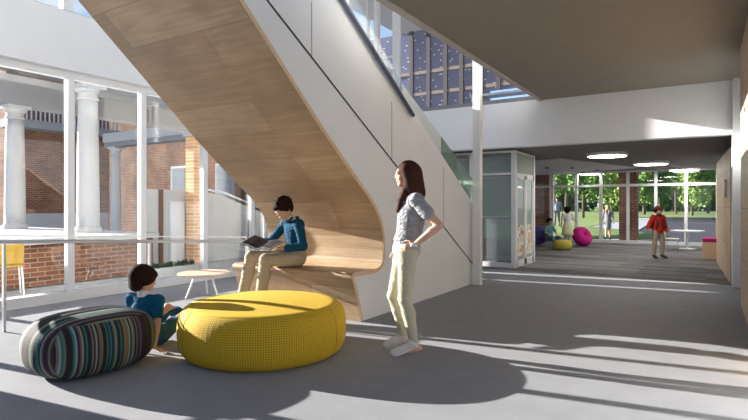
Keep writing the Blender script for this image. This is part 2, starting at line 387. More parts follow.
# walls right
struct('wall_right', MB().box(.62,.9,3.2,YW,0,ZC+.3), white)
struct('wall_sky_blocker', MB().box(-7.3,-2.0,-3.2,-3,0,6.4), white)  # added out of view behind the camera to cut sky light
m = MB(); m.box(.375,.62,4.7,8.15,0,ZL-.06); struct('wall_cladding_near', m, birch_wall)
struct('wall_cladding_upper', MB().box(.37,.62,4.7,8.15,ZL-.05,ZC), birch_wall)
struct('trim_4', MB().box(.35,.62,9.85,YB+.25,0,ZC), white)
m = MB(); m.prism([(.335,10.28),(.62,10.28),(.62,14.2),(.20,14.2)], 'z', 0, 2.22); struct('wall_cladding_far', m, birch_wall)
struct('wall_sign', MB().box(.27,.305,11.0,11.5,1.42,1.72), white_trim)
# left glazing wall
win = bpy.data.objects.new('window_1', None); C.objects.link(win); tag(win, kind='structure')
MY = [2.65-1.1, 2.65, 3.74, 4.81, 5.97, 7.07, 8.15]
for y in MY:
    m = MB().box(XG-.06,XG+.03,y-.045+.03,y+.045+.03,0.12,3.03); m.build('mullion', white_trim, win)
MB().box(XG-.12,XG+.04,1.2,8.2,0.0,.13).build('sill', white_trim, win)
MB().box(XG-.12,XG+.04,1.2,8.2,2.98,3.06).build('head_rail', white_trim, win)
for a, b in zip(MY[:-1], MY[1:]):
    MB().box(XG-.04,XG-.03,a+.075,b-.015,.13,2.98).build('pane', window_glass, win)
struct('wall_bulkhead', MB().box(XG-.10,XG+.14,-3,9.98,3.06,3.82), white)
up = bpy.data.objects.new('window_2', None); C.objects.link(up); tag(up, kind='structure')
MB().box(XG-.02,XG+.04,-3,9.98,3.82,3.86).build('sill', mat('green glass edge', (.12,.25,.2), .3), up)
for y in (-1.3, 1.2, 3.72, 6.2, 8.7): MB().box(XG-.07,XG+.05,y-.065,y+.065,3.86,6.2).build('mullion', white_trim, up)
struct('wall_sun_blocker', MB().box(XG-.06,XG+.06,9.05,9.98,3.87,6.19), white)  # added to block direct sun from the white beam
struct('wall_left_near', MB().box(XG-.12,XG+.05,-3,1.2,0,3.06), white)
struct('wall_left', MB().box(XG-.12,XG+.05,8.2,8.92,0,3.06), white)  # out of view; gap beyond it shaped to cast a sun strip
struct('wall_left_far', MB().box(XG-.12,XG+.05,9.12,YB,0,3.06), white)
struct('wall_lobby_left', MB().box(-8.5,-8.3,YB,YW,0,ZL), white)
struct('ceiling_upper', MB().box(XG-.3,-2.6,2.0,16.5,6.2,6.4), mat('upper ceiling', (.75,.75,.74), .7))
# slim white columns of the lobby
def square_column(px, py, label, h, w=.12):
    p = ground(px, py); t = thing('column', p, label, 'column')
    MB().box(p.x-w/2,p.x+w/2,p.y-w/2,p.y+w/2,.012,h).build('shaft', white_trim, t)
    MB().box(p.x-w/2-.02,p.x+w/2+.02,p.y-w/2-.02,p.y+w/2+.02,0,.012).build('base_plate', grey_metal, t)
square_column(477.5, 285, 'slim white square column beside the foot of the staircase', 3.78)

# far window wall
w3 = bpy.data.objects.new('window_3', None); C.objects.link(w3); tag(w3, kind='structure')
def onwall(px, Y): u = (px-374)/FPX; d = Y/(math.cos(YAW)+math.sin(YAW)*u); return d*(-math.sin(YAW)+math.cos(YAW)*u)
mx = [onwall(p, YW) for p in (505,528,552,576,600.7,627.7,655.7,686,717.7)]
for x in mx: MB().box(x-.045,x+.045,YW,YW+.12,.10,ZL).build('mullion', white_trim, w3)
for a, b in zip(mx[:-1], mx[1:]):
    MB().box(a+.045,b-.045,YW+.05,YW+.06,.10,ZL).build('pane', window_glass, w3)
MB().box(mx[0],mx[-1],YW-.005,YW+.125,1.90,1.98).build('transom', white_trim, w3)
MB().box(mx[0]-.2,mx[-1]+.1,YW-.02,YW+.14,0,.10).build('sill', white_trim, w3)
MB().box(mx[0]-.2,mx[-1]+.1,YW-.01,YW+.13,ZL-.05,ZL).build('head_rail', white_trim, w3)
struct('wall_back', MB().box(-8.5,mx[0]-.2,YW,YW+.2,0,ZL), white)
def brick_pier(a, b, Y, label):
    x0, x1 = onwall(a, Y), onwall(b, Y); o = MB().box(x0,x1,Y,Y+.5,-.4,ZL+.5).build('brick_pier', brick_xz, None); tag(o, label, 'brick pillar')
brick_pier(534, 549.5, YW+.35, 'red brick pillar outside the far windows, behind the green glass booth')
brick_pier(619, 637, YW+.35, 'red brick pillar outside the far windows, left of the boy in red jacket')

# upper floor seen through the stair glass
UY = 13.2
w4 = bpy.data.objects.new('window_4', None); C.objects.link(w4); tag(w4, kind='structure')
def speckle():  # reflected ceiling lights painted as glowing dots in the pane colour
    m = bpy.data.materials.new('navy glazing with painted light reflections'); m.use_nodes = True; N, L = nt(m); b = N['Principled BSDF']
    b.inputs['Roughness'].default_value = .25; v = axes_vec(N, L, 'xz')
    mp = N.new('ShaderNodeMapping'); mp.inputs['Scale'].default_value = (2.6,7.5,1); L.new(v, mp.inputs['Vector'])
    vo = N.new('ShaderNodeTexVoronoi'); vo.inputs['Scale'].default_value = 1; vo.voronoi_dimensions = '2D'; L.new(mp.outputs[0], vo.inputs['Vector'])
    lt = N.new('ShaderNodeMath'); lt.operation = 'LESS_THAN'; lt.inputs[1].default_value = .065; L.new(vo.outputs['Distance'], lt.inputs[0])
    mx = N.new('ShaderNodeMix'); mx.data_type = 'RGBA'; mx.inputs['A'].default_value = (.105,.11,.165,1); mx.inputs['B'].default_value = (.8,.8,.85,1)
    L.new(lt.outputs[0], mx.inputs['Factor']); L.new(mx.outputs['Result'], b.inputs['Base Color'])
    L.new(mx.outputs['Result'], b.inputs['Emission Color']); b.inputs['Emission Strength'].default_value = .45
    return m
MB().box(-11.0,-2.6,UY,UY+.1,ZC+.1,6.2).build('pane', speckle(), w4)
bm_ = mat('bronze mullion', (.10,.09,.105), .5); bt_ = mat('tan band', (.26,.21,.18), .6)
for px in (412, 429, 446, 462, 482, 499, 515): 
    x = onwall(px, UY); MB().box(x-.055,x+.055,UY-.06,UY,ZC+.1,6.2).build('mullion', bm_, w4)
for z in (3.85, 4.35, 4.95): MB().box(-11,-2.6,UY-.05,UY,z,z+.09).build('band', bt_, w4)
for z in (3.85,): pass
x0, x1 = onwall(492, UY), onwall(543, UY)
MB().box(x0,x1,UY-.12,UY-.07,ZC+.1,4.22).build('sky_glow_pane', mat('pane with painted sky glow', (.25,.4,.65), .2, emit=(.3,.48,.8), es=.5), w4)  # sky beyond the upper floor put in as a glowing blue colour
w5 = bpy.data.objects.new('window_5', None); C.objects.link(w5); tag(w5, kind='structure')
Y5 = 10.12
for px, ww in ((326,.10),(348,.16),(368,.05),(377,.10),(396.5,.14)):
    x = onwall(px, Y5); MB().box(x-ww/2,x+ww/2,Y5-.06,Y5+.06,ZC+.1,6.2).build('mullion', white_trim, w5)
xa, xb = onwall(326, Y5), onwall(400, Y5)
MB().box(xa,xb,Y5-.02,Y5+.02,4.55,4.62).build('transom', white_trim, w5)
MB().box(xa-2,onwall(350,Y5+.4),Y5+.4,Y5+.45,4.75,6.2).build('pane', mat('glowing white backing', (.75,.78,.82), .4, emit=(.85,.9,1), es=.6), w5)  # glowing sheet stands in for the bright ceiling behind the mullions
# small things on the upper floor
p = at(486, 12.0); t = thing('display_shelf', (p.x,p.y,ZC+.1), 'low white display shelf with coloured books on upper floor', 'shelf')
for dx in (-.25, 1.6): MB().box(p.x+dx-.03,p.x+dx+.03,p.y-.2,p.y+.1,ZC+.1,ZC+.48).build('leg', white_trim, t)
MB().box(p.x-.3,p.x+1.65,p.y-.22,p.y+.12,ZC+.48,ZC+.53).build('shelf_top', white_trim, t)
cm = [mat('book red', (.35,.06,.07), .6), mat('book plum', (.22,.07,.16), .6), mat('book cream', (.55,.5,.4), .6)]
for i in range(3): MB().box(p.x-.2+i*.5,p.x+.25+i*.5,p.y-.1,p.y+.05,ZC+.1,ZC+.34).build('book_row', cm[i], t)

# ================================================================== STAIRCASE
def prof():
    P = [(4.78,0.0),(4.73,.16),(4.67,.34),(4.625,.45),(4.60,.495),(4.595,.52),(4.605,.54),(4.63,.551)]
    P += [(4.68,.554),(4.8,.552),(5.0,.548),(5.12,.555),(5.20,.585),(5.235,.64),(5.245,.75),(5.235,.90),(5.205,1.02),(5.15,1.13),(5.05,1.25),(4.9,1.385),(4.7,1.53),(4.45,1.72),(4.07,2.02),(3.5,2.51),(3.0,2.94),(2.4,3.46),(1.0,4.3),(-1.0,5.4)]
    Q = [P[0]]
    for q in P[1:]:
        if (q[0]-Q[-1][0])**2+(q[1]-Q[-1][1])**2 > 1e-4: Q.append(q)
    return Q
PR = prof()
def offset(P, d):
    out = []
    for i, p in enumerate(P):
        a = P[max(i-1,0)]; b = P[min(i+1,len(P)-1)]; t = Vector((b[0]-a[0], b[1]-a[1])).normalized(); out.append((p[0]+t.y*d, p[1]-t.x*d))
    return out
PO = offset(PR, .045)
stair = thing('staircase', (XS-.9, 4.75, 0), 'white clad staircase whose birch underside curls into a bench seat', 'staircase')
m = MB(); n = len(PR); s = 0; ss = [0]
for i in range(1, n): s += math.dist(PR[i], PR[i-1]); ss.append(s)
X0, X1 = XSL, XS+.012
for i in range(n-1):
    a, b, c, d = PR[i], PR[i+1], PO[i+1], PO[i]
    m.add([(X0,*a),(X1,*a),(X1,*b),(X0,*b)], [(0,1,2,3)], [[(X0,ss[i]),(X1,ss[i]),(X1,ss[i+1]),(X0,ss[i+1])]], 0)
    m.add([(X1,*a),(X1,*d),(X1,*c),(X1,*b)], [(0,1,2,3)], [[(0,0)]*4], 1)
    m.add([(X0,*a),(X0,*b),(X0,*c),(X0,*d)], [(0,1,2,3)], [[(0,0)]*4], 1)
    m.add([(X0,*d),(X0,*c),(X1,*c),(X1,*d)], [(0,1,2,3)], [[(0,0)]*4], 1)
m.add([(X0,*PR[-1]),(X1,*PR[-1]),(X1,*PO[-1]),(X0,*PO[-1])], [(0,1,2,3)], [[(0,0)]*4], 1)
m.build('birch_bench_and_underside', [birch, birch_edge], stair)
zt = lambda y: 3.24-.469*(y-3.92)     # top edge of the white balustrade
zj = lambda y: 3.045-.577*(y-3.32)    # joint line / nosing line
back = [p for p in PO if p[1] > .0]
PL = offset(PR, .035)
PL[0] = (PL[0][0], 0.002)
poly = PL+[(-1.0, max(zt(-1.0), PL[-1][1]+1.2)), (8.12, zt(8.12)), (8.12, .002)]
MB().prism(poly, 'x', XS-.05, XS).build('side_panel', white, stair)
MB().prism(poly, 'x', XSL+.005, XSL+.05).build('side_panel', mat('grey stair side', (.30,.30,.31), .7), stair)
# dark joint along the nosings and soft vertical joints
m = MB(); y0, y1 = -.5, 8.12; m.prism([(y0,zj(y0)),(y1,zj(y1)),(y1,zj(y1)+.022),(y0,zj(y0)+.022)], 'x', XS-.002, XS+.004); m.build('joint_line', dark_line, stair)
for y in (3.94, 5.46, 6.94): MB().box(XS-.002,XS+.003,y-.006,y+.006,zj(y)+.02,zt(y)).build('panel_joint', soft_line, stair)
# steps
m = MB(); k = 0; y = 8.55; z = 0
while z < 3.0:
    z += .17; m.box(XSL+.05, XS-.05, y-.295, y, max(z-.17-.001, 0.002), z) if z < .5 else m.box(XSL+.05, XS-.05, y-.295, y, z-.22, z); y -= .295
m.build('tread_run', mat('dark treads', (.22,.22,.23), .8), stair)
hr = lambda y: 3.40-.626*(y-4.39)
MB().tube([(XS+.035,y,hr(y)) for y in (-.8, 3, 5, 5.95)], .027, 12).build('handrail', mat('blue grey steel rail', (.16,.18,.25), .35, metal=.6), stair, smooth=True)
for a, b, mm in ((0.5,3.92,clear_guard),(3.94,5.75,clear_guard),(5.77,6.9,light_patch_guard),(6.9,8.12,guard_glass)):
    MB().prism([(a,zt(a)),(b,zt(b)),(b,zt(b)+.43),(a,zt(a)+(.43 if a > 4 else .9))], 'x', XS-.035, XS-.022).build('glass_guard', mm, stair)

# ================================================================== HANDRAIL IN FRONT OF GLAZING
rail_l, rail_r = at(4, 5.3), at(247, 7.3)
rl = at(-90, 4.75)
t = thing('guard_rail', (rail_l.x, rail_l.y, 0), 'thin white metal guard rail running in front of the glazing', 'railing')
def rz_(p, py, d): return Vector((p.x, p.y, EYE-(py-HOR)/FPX*d))
dirr = (rail_r-rail_l).normalized()
mid = rail_l+dirr*((rail_r-rail_l).length*.52)
A = rz_(rail_l-dirr*1.6, 241.0, 5.3); B = rz_(rail_r, 241.2, 7.3); A.z = .93+.0
A2 = rz_(rail_l, 241.5, 5.3); slope = (B.z-A2.z)/(rail_r-rail_l).length; A = A2-Vector((dirr.x,dirr.y,0))*1.6; A.z = A2.z-slope*1.6
MB().tube([A, B], .022, 10).build('top_rail', grey_metal, t, smooth=True)
off = Vector((0,0,.055)); MB().bar(A+off+Vector((-.05,.03,0)), B+off+Vector((-.05,.03,0)), .03, .012).build('handrail', white_trim, t)
for p in (rail_l, mid, rail_r):
    f = (p-rail_l).dot(dirr); zz = A2.z+slope*f
    MB().box(p.x-.02,p.x+.02,p.y-.012,p.y+.012,0,zz).build('post', grey_metal, t)

# ================================================================== GLASS BOOTH
bx0, bx1, by0, by1 = -5.3, -3.30, 10.55, 11.9
t = thing('glass_booth', ((bx0+bx1)/2,(by0+by1)/2,0), 'white framed glass booth with pale green panes behind the slim column', 'booth')
fr = MB()
for x, y in ((bx0,by0),(bx1,by0),(bx1,by1),(bx0,by1),(-4.2,by0)): MB().box(x-.045,x+.045,y-.045,y+.045,0,2.39).build('post', white_trim, t)
for z, h in ((0,.10),(1.90,.04),(2.35,.04)):
    MB().box(bx0,bx1,by0-.03,by0+.03,z,z+h).build('rail', white_trim, t); MB().box(bx1-.03,bx1+.03,by0,by1,z,z+h).build('rail', white_trim, t)
    MB().box(bx0,bx1,by1-.03,by1+.03,z,z+h).build('rail', white_trim, t)
bf = glass('booth glass with painted reflections', (.9,.93,.93), .05, .30, (.62,.68,.72))  # grey haze painted in place of reflections on the front panes
MB().box(bx0,-4.2,by0-.005,by0+.005,.1,2.33).build('pane', bf, t); MB().box(-4.2,bx1,by0-.005,by0+.005,.1,2.33).build('pane', bf, t)
MB().box(bx0,bx1,by1-.005,by1+.005,.1,2.33).build('pane', booth_glass, t)
MB().box(bx1-.004,bx1+.004,by0+.05,by1-.05,1.94,2.35).build('transom_pane', glass('milky green glass', (.85,.93,.88), .06, .6, (.85,.93,.86)), t)
ymid = (by0+by1)/2+.02
def stickermat():
    m = bpy.data.materials.new('coloured paper notes'); m.use_nodes = True; N, L = nt(m); b = N['Principled BSDF']; v = axes_vec(N, L, 'yz')
    vo = N.new('ShaderNodeTexVoronoi'); vo.inputs['Scale'].default_value = 13; vo.distance = 'CHEBYCHEV'; vo.inputs['Randomness'].default_value = .5; L.new(v, vo.inputs['Vector'])
    s = N.new('ShaderNodeSeparateColor'); L.new(vo.outputs['Color'], s.inputs[0]); r = N.new('ShaderNodeValToRGB'); r.color_ramp.interpolation = 'CONSTANT'
    cols = [(.8,.75,.6),(.62,.32,.18),(.8,.78,.68),(.55,.2,.14),(.7,.62,.32),(.8,.8,.72),(.4,.55,.4),(.7,.5,.28)]
    el = r.color_ramp.elements; el[0].color = (*cols[0],1); el[1].position = .9; el[1].color = (*cols[-1],1)
    for i in range(1, 7): e = el.new(i/8); e.color = (*cols[i],1)
    L.new(s.outputs[0], r.inputs[0]); L.new(r.outputs[0], b.inputs['Base Color']); b.inputs['Roughness'].default_value = .8
    return m
stk = stickermat()
for a, b in ((by0+.06, ymid-.01), (ymid+.01, by1-.06)):
    d = MB(); d.box(bx1+.0,bx1+.035,a,a+.07,.02,1.90).box(bx1,bx1+.035,b-.07,b,.02,1.90).box(bx1,bx1+.035,a,b,.02,.14).box(bx1,bx1+.035,a,b,1.83,1.90)
    dd = d.build('door', white_trim, t)
    o = MB().box(bx1+.012,bx1+.018,a+.07,b-.07,.14,1.83).build('door_pane', booth_glass, None, loc=(t.location.x,t.location.y,0)); o.location = (0,0,0); o.parent = dd
    o = MB().box(bx1+.019,bx1+.022,a+.09,b-.09,.22,.86).build('paper_notes', stk, None, loc=(t.location.x,t.location.y,0)); o.location = (0,0,0); o.parent = dd
MB().tube([(-4.15,by0-.07,1.02),(bx1-.06,by0-.07,1.04)], .016, 8).build('push_bar', grey_metal, t)
MB().box(bx0+.3,bx0+1.2,by1-.35,by1-.1,.12,.5).build('book_shelf', mat('warm shelf', (.45,.25,.15), .7), t)

# ================================================================== POUFS
def knit():
    m = bpy.data.materials.new('yellow waffle knit'); m.use_nodes = True; N, L = nt(m); b = N['Principled BSDF']; b.inputs['Roughness'].default_value = .85; pass
    tc = N.new('ShaderNodeTexCoord'); s = N.new('ShaderNodeSeparateXYZ'); L.new(tc.outputs['UV'], s.inputs[0])
    def w(o):
        a = N.new('ShaderNodeMath'); a.operation = 'MULTIPLY'; a.inputs[1].default_value = math.pi*2; L.new(o, a.inputs[0])
        c = N.new('ShaderNodeMath'); c.operation = 'COSINE'; L.new(a.outputs[0], c.inputs[0]); return c.outputs[0]
    ad = N.new('ShaderNodeMath'); ad.operation = 'ADD'; L.new(w(s.outputs[0]), ad.inputs[0]); L.new(w(s.outputs[1]), ad.inputs[1])
    mr = N.new('ShaderNodeMapRange'); mr.inputs['From Min'].default_value = .3; mr.inputs['From Max'].default_value = 1.7; L.new(ad.outputs[0], mr.inputs['Value'])
    mx = N.new('ShaderNodeMix'); mx.data_type = 'RGBA'; mx.inputs['A'].default_value = (.61,.385,.012,1); mx.inputs['B'].default_value = (.20,.11,.004,1)
    L.new(mr.outputs[0], mx.inputs['Factor']); L.new(mx.outputs['Result'], b.inputs['Base Color'])
    bp = N.new('ShaderNodeBump'); bp.inputs['Strength'].default_value = .4; bp.inputs['Distance'].default_value = .006; bp.invert = True
    L.new(mr.outputs[0], bp.inputs['Height']); L.new(bp.outputs[0], b.inputs['Normal']); return m
knit_m = knit(); yel_top = mat('yellow felt top', (.57,.365,.012), .85, noise=.05, nscale=40)
def round_pouf(name, loc, R, Ht, label, side_m, top_m, seg=96):
    t = thing(name, loc, label, 'pouf', world=False)
    pr = []
    for i in range(29):      # superellipse side profile
        a = -math.pi/2+math.pi*i/28*.86; ca, sa = math.cos(a), math.sin(a)
        r = R-.22*R+.22*R*math.copysign(abs(ca)**.8, ca) if ca > 0 else R*.78
        zz = Ht*.47+Ht*.50*math.copysign(abs(sa)**.72, sa); pr.append((r, max(zz,.0)))
    pr = [(R*.60, .0)]+pr
    m = MB(); L_ = [0]
    for i in range(1, len(pr)): L_.append(L_[-1]+math.dist(pr[i], pr[i-1]))
    U = 234
    for i in range(len(pr)-1):
        for k in range(seg):
            a0, a1 = 2*math.pi*k/seg, 2*math.pi*(k+1)/seg; (r0,z0),(r1,z1) = pr[i], pr[i+1]
            m.add([(r0*math.cos(a0),r0*math.sin(a0),z0),(r0*math.cos(a1),r0*math.sin(a1),z0),(r1*math.cos(a1),r1*math.sin(a1),z1),(r1*math.cos(a0),r1*math.sin(a0),z1)], [(0,1,2,3)],
                  [[(U*k/seg,L_[i]/.0185),(U*(k+1)/seg,L_[i]/.0185),(U*(k+1)/seg,L_[i+1]/.0185),(U*k/seg,L_[i+1]/.0185)]])
    m.build('side_cover', side_m, t, smooth=True)
    rt, zt_ = pr[-1]; m = MB(); pt = [(rt+.004, zt_-.006), (rt-.01, zt_+.006)]
    for i in range(1, 12): f = i/11; pt.append(((rt-.01)*(1-f)+.0002, zt_+.006+.028*math.sin(f*math.pi/2)))
    m.lathe(pt, n=seg); m.build('top_cover', top_m, t, smooth=True)
    for a in (-139, -24, 95):
        aa = a*D2R+YAW; MB().tube([((r+.001)*math.cos(aa),(r+.001)*math.sin(aa),z) for r, z in pr[2:]], .0025, 6).build('seam', mat('dark yellow seam', (.42,.27,.01), .9), t)
    return t
YP = at(264, 4.66)
round_pouf('yellow_pouf', YP, .728, .44, 'large round yellow knitted pouf in front of the birch bench', knit_m, yel_top)
def stripes():
    m = bpy.data.materials.new('striped fabric'); m.use_nodes = True; N, L = nt(m); b = N['Principled BSDF']; b.inputs['Roughness'].default_value = .85
    tc = N.new('ShaderNodeTexCoord'); s = N.new('ShaderNodeSeparateXYZ'); L.new(tc.outputs['UV'], s.inputs[0])
    a = N.new('ShaderNodeMath'); a.operation = 'MULTIPLY'; a.inputs[1].default_value = 76; L.new(s.outputs[0], a.inputs[0])
    f = N.new('ShaderNodeMath'); f.operation = 'FLOOR'; L.new(a.outputs[0], f.inputs[0])
    w = N.new('ShaderNodeTexWhiteNoise'); w.noise_dimensions = '1D'; L.new(f.outputs[0], w.inputs['W'])
    r = N.new('ShaderNodeValToRGB'); r.color_ramp.interpolation = 'CONSTANT'; el = r.color_ramp.elements
    cols = [(0,(.012,.009,.012)),(.42,(.035,.02,.025)),(.53,(.02,.13,.125)),(.61,(.13,.12,.10)),(.67,(.24,.24,.20)),(.72,(.02,.012,.016)),(.78,(.22,.22,.11)),(.85,(.10,.05,.10)),(.90,(.22,.13,.04)),(.95,(.18,.27,.26))]
    el[0].color = (*cols[0][1],1); el[1].position = cols[-1][0]; el[1].color = (*cols[-1][1],1)
    for p_, c_ in cols[1:-1]: e = el.new(p_); e.color = (*c_,1)
    L.new(w.outputs['Value'], r.inputs[0]); L.new(r.outputs[0], b.inputs['Base Color']); return m
def striped_pouf():
    c = at(91.5, 4.14); hx, hy, Ht = .465, .345, .45
    ang = YAW+55*D2R
    t = thing('striped_pouf', c, 'loaf-shaped pouf in black and teal striped fabric', 'pouf', rz=ang, world=False)
    nu, nv = 72, 30; m = MB(); G = []
    for j in range(nv+1):
        b = -math.pi/2+math.pi*j/nv; row = []
        for i in range(nu):
            a = 2*math.pi*i/nu; p = 0
            cx, sx = math.cos(a), math.sin(a); e = .70
            X = math.copysign(abs(cx)**e, cx); Y = math.copysign(abs(sx)**e, sx); cb = abs(math.cos(b))**.55; sb = math.copysign(abs(math.sin(b))**.80, math.sin(b))
            z = Ht*.48+Ht*.52*sb; row.append((hx*X*cb, hy*Y*cb, max(z, 0)))
        G.append(row)
    for j in range(nv):
        for i in range(nu):
            q = [G[j][i], G[j][(i+1)%nu], G[j+1][(i+1)%nu], G[j+1][i]]
            cen = [sum(v[k] for v in q)/4 for k in range(3)]; zc = (cen[2]/Ht-.48)/.52
            front = abs(cen[1])/hy > abs(cen[0])/hx*.92 and zc < .80 and abs(cen[1]) > hy*.5
            uv = [((v[0]+3.1),v[2]) if front else ((v[1]*1.0+1.3),v[0]) for v in q]
            m.add(q, [(0,1,2,3)], [uv])
    m.build('fabric_cover', stripes(), t, smooth=True)
striped_pouf()

# ================================================================== SMALL ROUND TABLE
c = at(204, 7.3); t = thing('coffee_table', c, 'low round wooden side table beside the birch bench', 'table', world=False)
m = MB(); m.lathe([(.33,.318),(.352,.328),(.355,.337),(.34,.345),(.0001,.345)], n=48); m.lathe([(.33,.318),(.0001,.316)], n=48); m.build('tabletop', mat('pale wood top', (.62,.48,.34), .5, noise=.08, nscale=20), t, smooth=False)
for a in (10, 130, 250):
    a = a*D2R; MB().tube([(.12*math.cos(a),.12*math.sin(a),.318),(.25*math.cos(a),.25*math.sin(a),0.004)], [.016,.010], 8).build('leg', white_trim, t)

# ================================================================== CEILING LIGHTS
lm = mat('glowing disc', (.9,.9,.9), .5, emit=(1,.98,.94), es=3.0)
for i, (px, d, r, lab) in enumerate(((607,11.6,.43,'large round glowing ceiling disc nearest the white beam'),(651,13.9,.44,'round glowing ceiling disc above the boy in red jacket'),(684,16.2,.44,'round glowing ceiling disc furthest right, above the white table'),(591,18.3,.42,'round glowing ceiling disc close to the far windows, left of the others'))):
    c = at(px, d, ZL); t = thing('ceiling_light', c, lab, 'ceiling light', 'round ceiling lights', world=False)
    MB().lathe([(r,-.0),(r,-.05),(r-.03,-.05)], n=40).build('rim', white_trim, t); MB().lathe([(.0001,-.045),(r-.02,-.045)], n=40).build('diffuser', lm, t)
for px, d in ((547,15.5),(572,15.5),(597,16.5)):
    c = at(px, d, ZL-.03); o = MB().lathe([(.05,0),(.05,-.03),(.03,-.035),(.0001,-.03)], n=16).build('downlight', mat('dark downlight', (.08,.08,.08), .5), None, loc=None); o.location = c
    tag(o, {547:'small dark downlight nearest the green glass booth',572:'middle one of three small dark downlights in the pale ceiling',597:'small dark downlight furthest from the green glass booth'}[px], 'downlight', 'small downlights in the pale ceiling')

# ================================================================== FAR ROOM FURNITURE
c = at(687, 15.3); t = thing('round_table', c, 'white round pedestal table by the far windows', 'table', world=False)
MB().lathe([(.0001,.505),(.42,.505),(.44,.52),(.43,.54),(.0001,.54)], n=40).build('tabletop', white_trim, t)
MB().lathe([(.03,.02),(.03,.505)], n=16).build('pedestal', white_trim, t); MB().lathe([(.22,0),(.22,.012),(.04,.03),(.0001,.03)], n=32).build('base', white_trim, t)
c = at(672, 14.6); t = thing('side_chair', c, 'pale chair with thin metal legs at the white table', 'chair', rz=YAW-.5, world=False)
shell = mat('pale grey shell', (.5,.48,.44), .5)
m = MB(); m.box(-.17,.17,-.17,.17,.33,.355); m.build('seat', shell, t, bevel=.01)
m = MB(); m.prism([(-.18,.36),(-.20,.60),(-.17,.62),(-.15,.37)], 'y', -.17, .17); m.build('backrest', shell, t, bevel=.006)
for x in (-.15,.15):
    for y in (-.15,.15): MB().tube([(x*.8,y*.8,.33),(x*1.1,y*1.1,.003)], .009, 6).build('leg', grey_metal, t)
c = at(712.5, 12.6); t = thing('bench_box', c, 'birch storage bench with magenta cushion against the right wall', 'bench', world=False)
MB().box(-.21,.21,-.35,.35,0,.40).build('box', birch_edge, t, bevel=.01); MB().box(-.205,.205,-.345,.345,.402,.49).build('cushion', mat('magenta fabric', (.45,.01,.17), .8), t, bevel=.02)
# donut beanbag
def donut(px, d, col, label, sc, rz, mname, tilt=58):
    c = at(px, d); t = thing('beanbag_chair', c, label, 'beanbag', rz=rz, world=False)
    R = Matrix.Rotation(tilt*D2R, 3, 'X'); m = MB(); n1, n2 = 40, 20; vs = []
    for i in range(n1):
        for j in range(n2):
            a, b = 2*math.pi*i/n1, 2*math.pi*j/n2; r = .17+.155*math.cos(b)
            v = R@Vector((r*math.cos(a), r*math.sin(a), .155*math.sin(b)*1.15)); vs.append((v.x*sc, v.y*sc, max((v.z+.285)*sc, .0)))
    m.add(vs, [(i*n2+j, ((i+1)%n1)*n2+j, ((i+1)%n1)*n2+(j+1)%n2, i*n2+(j+1)%n2) for i in range(n1) for j in range(n2)])
    mm = mat(mname, col, .85); m.build('cover', mm, t, smooth=True)
    m = MB(); v2 = [R@Vector((.08*math.cos(q*.3927), .08*math.sin(q*.3927), -.03)) for q in range(16)]
    m.add([(v.x*sc, v.y*sc, (v.z+.285)*sc) for v in v2], [tuple(range(16))]); m.build('seat_pad', mm, t)
donut(582, 16.5, (.50,.008,.20), 'magenta round beanbag with a hollow seat', 1.02, YAW+math.pi*.15, 'magenta cover')
donut(537, 16.6, (.12,.08,.30), 'violet beanbag partly behind the green glass booth', 1.1, YAW+math.pi, 'violet cover', 40)
c = at(562.5, 15.05); t = thing('small_pouf', c, 'small yellow-green round pouf beside the girl standing', 'pouf', world=False)
MB().lathe([(.20,0),(.25,.05),(.265,.14),(.25,.23),(.20,.275),(.0001,.29)], n=32).build('cover', mat('mustard fabric', (.45,.40,.06), .85), t, smooth=True)

# ================================================================== OUTSIDE, LEFT
pave = mat('light paving', (.40,.395,.38), .85, noise=.05, nscale=3)
asphalt = mat('grey asphalt', (.085,.085,.09), 1, spec=0, noise=.06, nscale=1)
grass_m = mat('lawn green', (.20,.26,.07), .95, noise=.25, nscale=2)
struct('ground_terrace', MB().box(-60,-7.32,-14,16,-.3,-.02), pave)
stone = mat('white stone', (.50,.495,.49), .7, noise=.03, nscale=4)
shaded_stone = mat('shaded white stone', (.28,.28,.29), .8)  # darker copy of the white stone, shade put into its colour
# raised brick terrace
t = thing('brick_terrace', (-10.5,4.6,0), 'raised red brick terrace with a white stone ledge outside the glazing', 'terrace')
MB().box(-16,-8.9,3.3,6.2,0,.66).build('brick_base', brick_yz, t); MB().box(-16.05,-8.82,3.24,6.28,.66,.75).build('stone_ledge', stone, t)
def stone_column(px, d, z0, z1, r, label):
    c = at(px, d, z0); t = thing('stone_column', c, label, 'column', 'round white columns of the porch', world=False); H = z1-z0
    MB().lathe([(r*1.02,.10),(r*1.0,.14)]+[(r*(1-.16*f**1.6), .14+(H-.44)*f) for f in [i/10 for i in range(11)]], n=32).build('shaft', stone, t, smooth=True)
    m = MB(); a = r*.84; m.lathe([(a,H-.30),(a*1.12,H-.28),(a*1.12,H-.25),(a,H-.24),(a,H-.16),(a*1.2,H-.13),(a*1.35,H-.09),(a*1.35,H-.07)], n=32); m.box(-a*1.4,a*1.4,-a*1.4,a*1.4,H-.07,H); m.build('capital', stone, t)
    m = MB(); m.lathe([(r*1.2,0),(r*1.2,.05),(r*1.1,.10),(r*1.0,.105),(r*.9,.11)], n=32); m.build('base', stone, t)
stone_column(15, 11.8, .75, 3.5, .205, 'round white stone column of the porch nearest the left edge')
stone_column(88, 10.3, .75, 3.62, .205, 'thickest round white stone column of the porch, right of the first mullion')
stone_column(116, 19.7, -.02, 3.45, .18, 'thin distant round white column in front of the shaded brick wall')
t = thing('porch_roof', (-11.7,8,3.5), 'white porch roof with deep beams above the round columns', 'porch')
MB().box(-13.35,-12.85,5.0,14.0,3.5,3.98).build('beam', shaded_stone, t); MB().box(-13.45,-12.75,5.0,14.0,3.98,4.12).build('cornice', stone, t)
MB().box(-13.35,-9.9,5.0,14.0,4.30,4.45).build('soffit', mat('dark soffit', (.12,.12,.12), .8), t)
